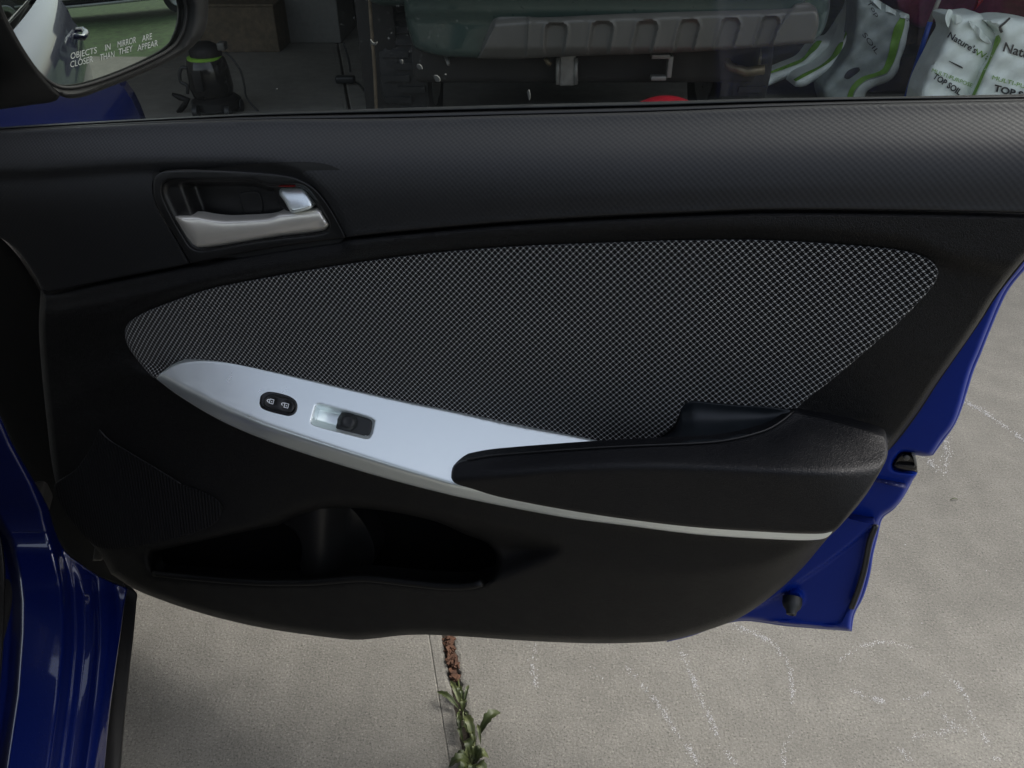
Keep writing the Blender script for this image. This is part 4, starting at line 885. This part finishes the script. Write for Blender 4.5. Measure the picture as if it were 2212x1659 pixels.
def f_skid(x, y):
    o = .03+0*x
    for rc in recs:
        d = sdist(x, y, rc); o = o-.016*sstep(-1, 6, d)+.004*np.exp(-((d+2)/3)**2)
    topl = np.interp(x, [1030,1069,1141,1356,1659,1760], [120,40,34,27,17,12])
    o = o-.030*sstep(16, 0, y-topl)
    xs = 1141-(y-34)*.06; o = o-.012*sstep(3, -2, x-xs)+.004*np.exp(-((x-xs-1)/2.5)**2)
    xs = 1711-(y-15)*.62; o = o+.010*sstep(-2, 3, x-xs)
    return o-.02*sstep(100, 126, y)
hf('bumper_guard', skid, SU, f_skid, M['skid'], suv, 3.6, 8, .02, .06, bstep=4)
def sx(px, y, py=120): return at(px, py, YP(y))[0]
box('underbody', (.28, 4.9, .50), (.66, 1.85, .13), M['under'], suv, None, .03)
box('body_shell', (.28, 5.3, 1.05), (.84, 2.25, .42), M['suvgreen'], suv, None, .08)
box('cabin', (.28, 5.0, 1.58), (.72, 1.7, .22), M['suvgreen'], suv, None, .1)
def wheel(x, y, z=.34, par=None):
    pr = [(.16, -.09), (.30, -.11), (.335, -.095)]+[(.34 if k % 2 else .335, -.085+k*.017) for k in range(11)]+[(.335, .095), (.30, .11), (.16, .09)]
    t = lathe('wheel', (x, y, z), pr, M['tyre'], par, 48, np.array([[0, 1, 0], [0, 0, 1], [1, 0, 0]]))
    for q in range(48):
        an = 2*math.pi*q/48; box('tread_block', (x+(.03 if q % 2 else -.03), y+.342*math.cos(an), z+.342*math.sin(an)), (.055, .012, .006), M['tyre'], t, np.array([[1, 0, 0], [0, -math.sin(an), math.cos(an)], [0, math.cos(an), math.sin(an)]]))
    lathe('rim', (x, y, z), [(.15, -.112), (.19, -.10), (.19, .10), (.15, .112)], M['rim'], t, 24, np.array([[0, 1, 0], [0, 0, 1], [1, 0, 0]]))
xw = sx(884, 3.45, 170)
wheel(xw, 3.62, .34, suv); wheel(sx(1588, 3.5, 120), 3.62, .34, suv); wheel(xw, 6.4, .34, suv)
pt = lambda x, y, yy: at(x, y, YP(yy))
h0 = pt(1226, 118, 3.0); h1 = pt(1226, 186, 3.0)
box('hitch_tube', ((h0+h1)/2+np.array([0, .03, .03])), (.030, .03, (h0[2]-h1[2])/2+.03), M['steel'], suv, None, .006)
for dx in (-21, 18):
    a = pt(1226+dx, 125, 3.0); b = pt(1226+dx, 182, 3.0); tube('hitch_rod', [a, (a+b)/2, b], .008, M['steel'], suv, 8)
p1, p2 = pt(1405, 123, 2.98), pt(1446, 170, 2.98)
box('hook_plate', ((p1[0]+p2[0])/2, 3.0, p1[2]), (.034, .02, .008), M['steel'], suv, None, .003); box('hook_plate', ((p1[0]+p2[0])/2, 3.0, p2[2]), (.028, .02, .008), M['steel'], suv, None, .003)
box('hook_plate', (p2[0], 3.01, (p1[2]+p2[2])/2), (.009, .02, (p1[2]-p2[2])/2), M['steel'], suv, None, .003)
tube('exhaust', [pt(1500, 132, 3.3), pt(1560, 130, 3.2), pt(1600, 130, 3.15), pt(1640, 126, 3.12)], [.05, .06, .058, .05], M['pipe'], suv, 20)
tube('exhaust', [pt(1560, 122, 3.08), pt(1580, 145, 3.04), pt(1612, 155, 3.02), pt(1650, 150, 3.02)], .018, M['pipe'], suv, 12)
tube('tow_eye', [pt(1178, 125, 3.0), pt(1184, 135, 3.0), pt(1190, 140, 3.0)], .009, M['pipe'], suv, 8)
tube('tow_eye', [pt(965, 124, 3.05), pt(969, 140, 3.02)], [.010, .006], M['steel'], suv, 8)
lathe('spare_wheel', (sx(1010, 3.5, 150), 3.75, .36), [(.05, -.08), (.2, -.1), (.24, -.05), (.24, .05), (.2, .08)], M['under'], suv, 24)

# wet vacuum
VY = 4.02; vc = at(456, 232, YP(VY)); vs = VY*1.0/FPX*1.17
def vp(px, py): return at(px, py, YP(VY))
vac = thing('vacuum_cleaner', (vc[0], VY, 0), 'black wet and dry vacuum cleaner with lime green band, on the garage floor', 'vacuum cleaner')
zt = lambda py: vp(450, py)[2]; wr = lambda wpx: abs(vp(450+wpx, 150)[0]-vp(450, 150)[0])
lathe('drum', (vp(448, 160)[0], VY+.02, 0), [(wr(30), zt(222)), (wr(42), zt(208)), (wr(46), zt(190)), (wr(44), zt(150)), (wr(40), zt(130)), (wr(36), zt(124))], M['gloss'], vac, 36)
lathe('band', (vp(440, 125)[0], VY+.01, 0), [(wr(34), zt(129)), (wr(36), zt(128)), (wr(36), zt(123)), (wr(34), zt(122))], M['lime'], vac, 36)
lathe('motor_head', (vp(440, 110)[0], VY+.02, 0), [(wr(33), zt(122)), (wr(34), zt(112)), (wr(28), zt(100)), (wr(14), zt(92))], M['matte'], vac, 32)
box('head_clip', vp(480, 99)+np.array([0, 0, 0]), (wr(8), .03, .018), M['skid'], vac, None, .006); box('head_clip', vp(432, 103), (wr(6), .03, .014), M['skid'], vac, None, .006)
lathe('caster_base', (vp(465, 215)[0], VY+.02, 0), [(wr(50), max(.02, zt(240))), (wr(54), zt(232)), (wr(52), zt(216)), (wr(40), zt(206))], M['matte'], vac, 36)
for dx, dy in ((-48, 0), (48, 0), (-30, -.12), (38, -.12)):
    lathe('caster', (vp(465+dx, 215)[0], VY+.02+dy, .03), [(.015, -.012), (.03, -.012), (.03, .012), (.015, .012)], M['rubber'], vac, 16, np.array([[0, 1, 0], [0, 0, 1], [1, 0, 0]]))
tube('hose', [vp(x, y)+np.array([0, -.02, 0]) for x, y in cr([(409,145),(396,144),(391,158),(394,175),(407,182),(408,200)], False, 4)], .009, M['rubber'], vac, 8)
tube('power_cord', [vp(x, y)+np.array([0, .02, 0]) for x, y in cr([(484,114),(500,130),(518,158),(525,185),(530,212),(545,232),(565,252)], False, 4)], .0055, M['rubber'], vac, 8)
tube('floor_tool', [vp(x, y) for x, y in ((372,203),(388,210),(404,216),(398,228),(385,243))], [.008, .016, .02, .015, .012], M['matte'], vac, 10)
box('nameplate', vp(443, 165)-np.array([0, wr(46)+.0, 0])+np.array([0, .0, 0]), (wr(9), .004, .05), M['matte'], vac, None, .002)

# dark boxes and clutter along the back
clut = [((-1.95, 6.05, .22), (.75, .3, .21), 'greybox', 'storage_box', 'long dark storage box on the garage floor behind the vacuum cleaner', 'storage box'),
        ((at(568, 74, YP(5.6))[0]-.12, 5.7, .15), (.26, .25, .14), 'wood', 'carton', 'brown grey carton on the floor, right of the vacuum cleaner', 'box'),
        ((at(580, 8, YP(6.2))[0], 6.35, .22), (.12, .1, .08), 'white', 'white_carton', 'small white carton at the top of the window view', 'box')]
for c, s, m, nme, lab, cat in clut:
    t = thing(nme, (c[0], c[1], 0), lab, cat); box('case', (c[0], c[1], s[2]), s, M[m], t, None, .01); box('lid', (c[0], c[1], 2*s[2]+.006), (s[0]+.008, s[1]+.008, .008), M[m], t, None, .004)
t = thing('shelf_unit', (at(690, 60, YP(6.6))[0], 6.8, 0), 'dark low shelf unit against the garage back wall, centre left', 'shelf')
xsu = at(690, 60, YP(6.6))[0]
box('shelf_board', (xsu, 6.8, .30), (.75, .2, .012), M['under'], t); box('shelf_board', (xsu, 6.8, .62), (.75, .2, .012), M['under'], t); box('side', (xsu-.75, 6.8, .4), (.012, .2, .4), M['under'], t); box('side', (xsu+.75, 6.8, .4), (.012, .2, .4), M['under'], t); box('back', (xsu, 7.0, .4), (.75, .01, .4), M['under'], t)
box('drawer_front', (xsu, 6.6, .14), (.74, .01, .13), M['under'], t)
for (px, py, wd, hh_, mm, lb_) in ((658, 30, .10, .035, 'wood', 'yellowish garden tool head lying on the dark shelf'), (715, 36, .07, .03, 'leaf2', 'small pale green object lying right of the yellowish one on the shelf')):
    p = at(px, py, YP(6.55)); tagit(box('garden_tool', (p[0], 6.55, p[2]), (wd, .03, hh_*.4), M[mm], None, None, .01), lb_, 'tool')
# cable and plug on the floor
pc = [at(x, y, YP(4.9)) for x, y in cr([(742,92),(747,108),(752,125),(756,145),(757,160)], False, 5)]
cb = thing('power_cable', tuple(pc[-1]*np.array([1, 1, 0])), 'thin black cable hanging down to a plug on the garage floor', 'cable')
tube('cable', pc, .007, M['rubber'], cb, 6)
tube('cable', [at(x, y, ZP(.01)) for x, y in cr([(760,174),(775,181),(788,198),(798,220),(802,245)], False, 5)], .006, M['rubber'], cb, 6)
bp = at(746, 171, ZP(.03)); box('plug', bp, (.055, .03, .02), M['rubber'], cb, None, .012)
# pale stick
tagit(tube('stick', [at(x, y, YP(3.2)) for x, y in ((797,-40),(799,0),(801,40),(804,80),(807,120),(810,165),(812,215),(814,260))], .007, M['wood'], None, 8), 'thin pale stick leaning on the dark garage post', 'stick')
# broom handle
bh = thing('broom', tuple(at(1958, 225, YP(3.9))*np.array([1, 1, 0])), 'blue handled broom with pale upper tube, standing by the soil bags', 'broom')
bp_ = lambda x, y: at(x, y, YP(3.9))
tube('handle', [bp_(2009, 47), bp_(1988, 114), bp_(1966, 182), bp_(1950, 235), bp_(1940, 270)], .0115, M['bluepole'], bh, 12)
tube('upper_tube', [bp_(2045, -60), bp_(2028, 0), bp_(2009, 47)], .010, M['siding'], bh, 12)
tagit(lathe('ball', (at(1430, 332, YP(2.745))[0], 2.745, .20), [(.2*math.sin(t_)+1e-4, -.2*math.cos(t_)) for t_ in np.linspace(0, math.pi, 24)], M['red'], None, 40), 'bright red ball just showing above the window ledge', 'ball')
# magenta cloth pile
t = at(2080, 30, YP(5.0))
hf('cloth_bag', [[(1925,-80),(1932,10),(1945,30),(1985,60),(2030,45),(2080,62),(2130,70),(2220,80),(2330,80)],[(2330,80),(2330,-80)],[(2330,-80),(1925,-80)]], YP(4.9), lambda x, y: .06*np.sin(x/37)+.04*np.sin(y/19+x/50), M['magenta'], None, 10, 14, .08, .3)
tagit(bpy.data.objects['cloth_bag'], 'dark magenta cloth bag behind the upright soil bags', 'bag')
hf('pink_cord', [[(2113,0),(2124,0),(2114,14),(2106,22)],[(2106,22),(2110,12),(2113,0)]], YP(4.75), .0, M['red'], None, 4, 2, .01, .02); tagit(bpy.data.objects['pink_cord'], 'pink cord on the magenta cloth bag', 'cord')
tb = at(1990, 120, YP(5.3)); tagit(box('cardboard_box', (tb[0], 5.5, .14), (.13, .12, .13), M['wood'], None, None, .006), 'low brown cardboard box seen behind the broom handle', 'box')
bp = at(1960, 185, YP(4.4)); tagit(box('black_bin', (bp[0]+.02, 4.5, .11), (.34, .14, .10), M['under'], None, None, .02), 'low black bin behind the broom, between the bag piles', 'bin')

# ---- soil bags
def pillow(ol, amp, wr_=.0):
    def f(x, y):
        d = sdist(x, y, ol); return amp*np.sqrt(np.clip(1-(1-np.clip(d/26, 0, 1))**2, 0, 1))+wr_*(np.sin(x/11+y/7)+np.sin(y/9-x/17+2))
    return f
def bag(label, spec, yp, amp, mat, stripes=(), group='bags of top soil', cat='soil bag', wrk=.004):
    ol = outline(spec, 6); P = YP(yp); f = pillow(ol, amp, wrk); b = at(ol[:, 0].mean(), ol[:, 1].max(), P)
    t = thing('soil_bag', (b[0], yp, 0), label, cat, group)
    hf('sack', ol, P, f, mat, t, 5, 0, 0, .12)
    for s in stripes: hf('green_stripe', s, P, (lambda x, y, f=f: f(x, y)+.004), M['green'], t, 5, 0, 0, .003)
    return t, P, f
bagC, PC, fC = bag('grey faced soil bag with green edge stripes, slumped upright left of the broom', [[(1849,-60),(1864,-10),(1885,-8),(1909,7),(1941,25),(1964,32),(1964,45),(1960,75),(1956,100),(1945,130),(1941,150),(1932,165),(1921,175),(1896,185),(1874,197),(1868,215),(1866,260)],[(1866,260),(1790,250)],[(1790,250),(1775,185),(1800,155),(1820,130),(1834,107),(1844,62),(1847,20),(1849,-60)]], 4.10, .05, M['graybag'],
    [[[(1945,38),(1955,40),(1950,70),(1943,90),(1938,110),(1930,135),(1922,148)],[(1922,148),(1915,158),(1895,165),(1873,172),(1858,183),(1846,196),(1841,215),(1840,240)],[(1840,240),(1827,240)],[(1827,240),(1830,212),(1836,193),(1850,175),(1866,165),(1890,158),(1906,150),(1912,140)],[(1912,140),(1920,115),(1925,88),(1932,60),(1945,38)]]])
hf('white_edge', [[(1956,38),(1964,45),(1960,75),(1955,100),(1944,130),(1940,150),(1921,174),(1896,184),(1874,196),(1867,215),(1866,250)],[(1866,250),(1842,250)],[(1842,250),(1843,215),(1849,197),(1860,184),(1876,174),(1897,168),(1917,160),(1925,148)],[(1925,148),(1933,130),(1941,108),(1946,85),(1953,60),(1956,38)]], PC, lambda x, y: fC(x, y)+.005, M['soilbag'], bagC, 5, 0, 0, .003)
hf('white_fold', [[(1874,-8),(1885,-8),(1909,7),(1941,25),(1964,32),(1963,40)],[(1963,40),(1943,38),(1925,28),(1905,22),(1890,8),(1874,-8)]], PC, lambda x, y: fC(x, y)+.006+.012*np.sin(x/5.), M['soilbag'], bagC, 4, 0, 0, .003)
for (a, b_, h_, tx) in (((1872,5),(1893,38),9,"Top"), ((1862,75),(1893,118),10,"SOIL")): lettering(tx, a, b_, h_, PC, fC, M['ink'], bagC, lift=.006)
hf('dark_print', [(1824,168),(1830,155),(1845,147),(1856,146),(1858,151),(1845,163),(1832,171)], PC, lambda x, y: fC(x, y)+.006, M['ink'], bagC, 4, 0, 0, .002)
bag('white soil bag on edge between the grey faced bag and the other bag on edge', [[(1712,183),(1716,172),(1730,160),(1759,148),(1780,135),(1799,118),(1812,98),(1822,80),(1832,50),(1843,20),(1850,-40)],[(1850,-40),(1866,-40)],[(1866,-40),(1854,12),(1847,45),(1844,62),(1838,95),(1830,115),(1812,142),(1788,160),(1759,175),(1740,186),(1729,188),(1718,187),(1712,183)]], 4.20, .035, M['soilbag'],
    [[[(1714,172),(1740,157),(1770,143),(1795,122),(1806,104),(1815,92),(1822,90)],[(1822,90),(1817,110),(1795,132),(1770,148),(1745,162),(1719,176)],[(1719,176),(1714,172)]], [[(1833,52),(1840,36),(1846,10),(1850,-30)],[(1850,-30),(1860,-30)],[(1860,-30),(1852,8),(1843,38),(1833,66),(1822,88)],[(1822,88),(1826,70),(1833,52)]]])
bag('white soil bag on edge with green top, closest to the bumper guard', [[(1634,189),(1648,172),(1659,162),(1690,148),(1734,129),(1750,110),(1764,92),(1780,87),(1796,85),(1812,66),(1825,45),(1840,20),(1848,-40)],[(1848,-40),(1858,-40)],[(1858,-40),(1846,12),(1836,35),(1826,62),(1814,84),(1795,105),(1771,122),(1745,142),(1709,164),(1680,177),(1655,187),(1634,189)]], 4.34, .03, M['soilbag'],
    [[[(1655,158),(1700,140),(1735,124),(1750,104),(1766,88),(1776,88)],[(1776,88),(1766,104),(1750,118),(1735,132),(1700,147),(1660,160)],[(1660,160),(1655,158)]]])
bagD, PD, fD = bag('printed top soil bag with gathered torn top, right of the broom', [[(2040,42),(2043,33),(2056,29),(2080,31),(2116,29),(2124,38),(2135,55),(2159,76)],[(2159,76),(2150,105),(2134,140),(2121,158),(2107,190),(2092,230),(2080,262)],[(2080,262),(1975,262)],[(1975,262),(1986,200),(1996,170),(2008,145),(2021,120),(2036,90),(2049,66),(2046,52),(2040,42)]], 3.60, .045, M['soilbag'], wrk=.003)
for (a, b_, h_, tx, mt, bo) in (((2046,80),(2106,116),14,"Nature's",'ink',.02), ((2104,117),(2136,132),14,"Wa",'green',.0), ((2012,155),(2099,189),8.5,"MULTI-PURPOSE",'green',.0), ((2014,168),(2072,206),13,"TOP SOIL",'ink',.03)):
    lettering(tx, a, b_, h_, PD, fD, M[mt], bagD, bold=bo, lift=.005)
hf('printed_line', [[(2050,131),(2080,146),(2080,148),(2050,133)],[(2050,133),(2050,131)]], PD, lambda x, y: fD(x, y)+.005, M['ink'], bagD, 4, 0, 0, .001)
for fold in ([(2041,40),(2050,20),(2058,24),(2054,40),(2049,60)], [(2054,32),(2075,34),(2078,46),(2062,52)], [(2092,45),(2110,55),(2130,75),(2142,95),(2128,92),(2108,72)]):
    hf('torn_fold', fold, YP(3.55), lambda x, y: .012*np.sin(x/4.)+.01, M['soilbag'], bagD, 3, 2, .004, .004)
bagE, PE, fE = bag('rounded top soil bag overlapping the torn topped one, at the right edge', [[(2126,44),(2145,40),(2170,37),(2220,42),(2290,60)],[(2290,60),(2330,150),(2330,270)],[(2330,270),(2080,270)],[(2080,270),(2095,225),(2100,207),(2112,180),(2124,152),(2135,130),(2147,105),(2156,80),(2150,62),(2126,44)]], 3.55, .05, M['soilbag'],
    [[[(2152,78),(2158,76),(2162,84),(2152,106),(2143,124),(2133,145),(2120,175),(2108,202),(2095,235)],[(2095,235),(2090,233),(2100,206),(2112,180),(2124,152),(2137,128),(2152,78)]]], wrk=.003)
for (a, b_, h_, tx, mt, bo) in (((2166,110),(2262,140),20,"Nature's",'ink',.02), ((2264,142),(2330,160),20,"Way",'green',0), ((2143,171),(2262,205),9,"MULTI-PURPOSE",'green',0), ((2146,196),(2245,222),14,"TOP SOIL",'ink',.035)):
    lettering(tx, a, b_, h_, PE, fE, M[mt], bagE, bold=bo, lift=.005)
tube('tie_strap', [at(x, y, PE, float(fE(x, y))+.006) for x, y in cr([(2180,40),(2170,50),(2160,59),(2164,70)], False, 4)], .005, M['ink'], bagE, 6)

# ================================================================== street side, seen in the mirror
VX, VYc = 8.2, -1.0
pk = thing('parked_van', (VX, VYc, 0), 'dark van parked beyond the lawn, seen small in the side mirror', 'van')
def vbox(n, c, s, m, b=.1): return box(n, (VX+c[1], VYc+c[0], c[2]), (s[1], s[0], s[2]), M[m], pk, None, b)
vbox('body', (0, 0, .75), (2.4, .9, .42), 'gloss', .12); vbox('cabin', (-.2, 0, 1.4), (1.9, .8, .35), 'gloss', .2); vbox('side_step', (0, -.97, .36), (1.3, .06, .03), 'rim', .01); vbox('side_moulding', (0, -.93, .52), (1.4, .03, .02), 'rim', .01)
for dx in (-1.6, 1.6):
    A_ = np.array([[0, 1, 0], [0, 0, 1], [-1, 0, 0]])
    lathe('wheel', (VX-.82, VYc+dx, .36), [(.1, -.1), (.34, -.1), (.36, -.05), (.36, .05), (.34, .1), (.22, .1)], M['tyre'], pk, 30, A_)
    lathe('rim', (VX-.93, VYc+dx, .36), [(.22, 0), (.2, .02), (.1, .0)], M['rim'], pk, 18, A_)
ol_ = thing('neighbour_house', (0, -32, 0), 'pale house across the street, seen only in the mirror', 'house')
box('wall', (-4, -32, 1.6), (9, 4, 1.6), M['siding'], ol_); mk('roof', [(-13.5, -27.5, 3.2), (5.5, -27.5, 3.2), (5.5, -36.5, 3.2), (-13.5, -36.5, 3.2), (-13.5, -32, 5.4), (5.5, -32, 5.4)], [(0, 1, 5, 4), (2, 3, 4, 5), (0, 4, 3), (1, 2, 5)], M['greybox'], ol_, None, False)
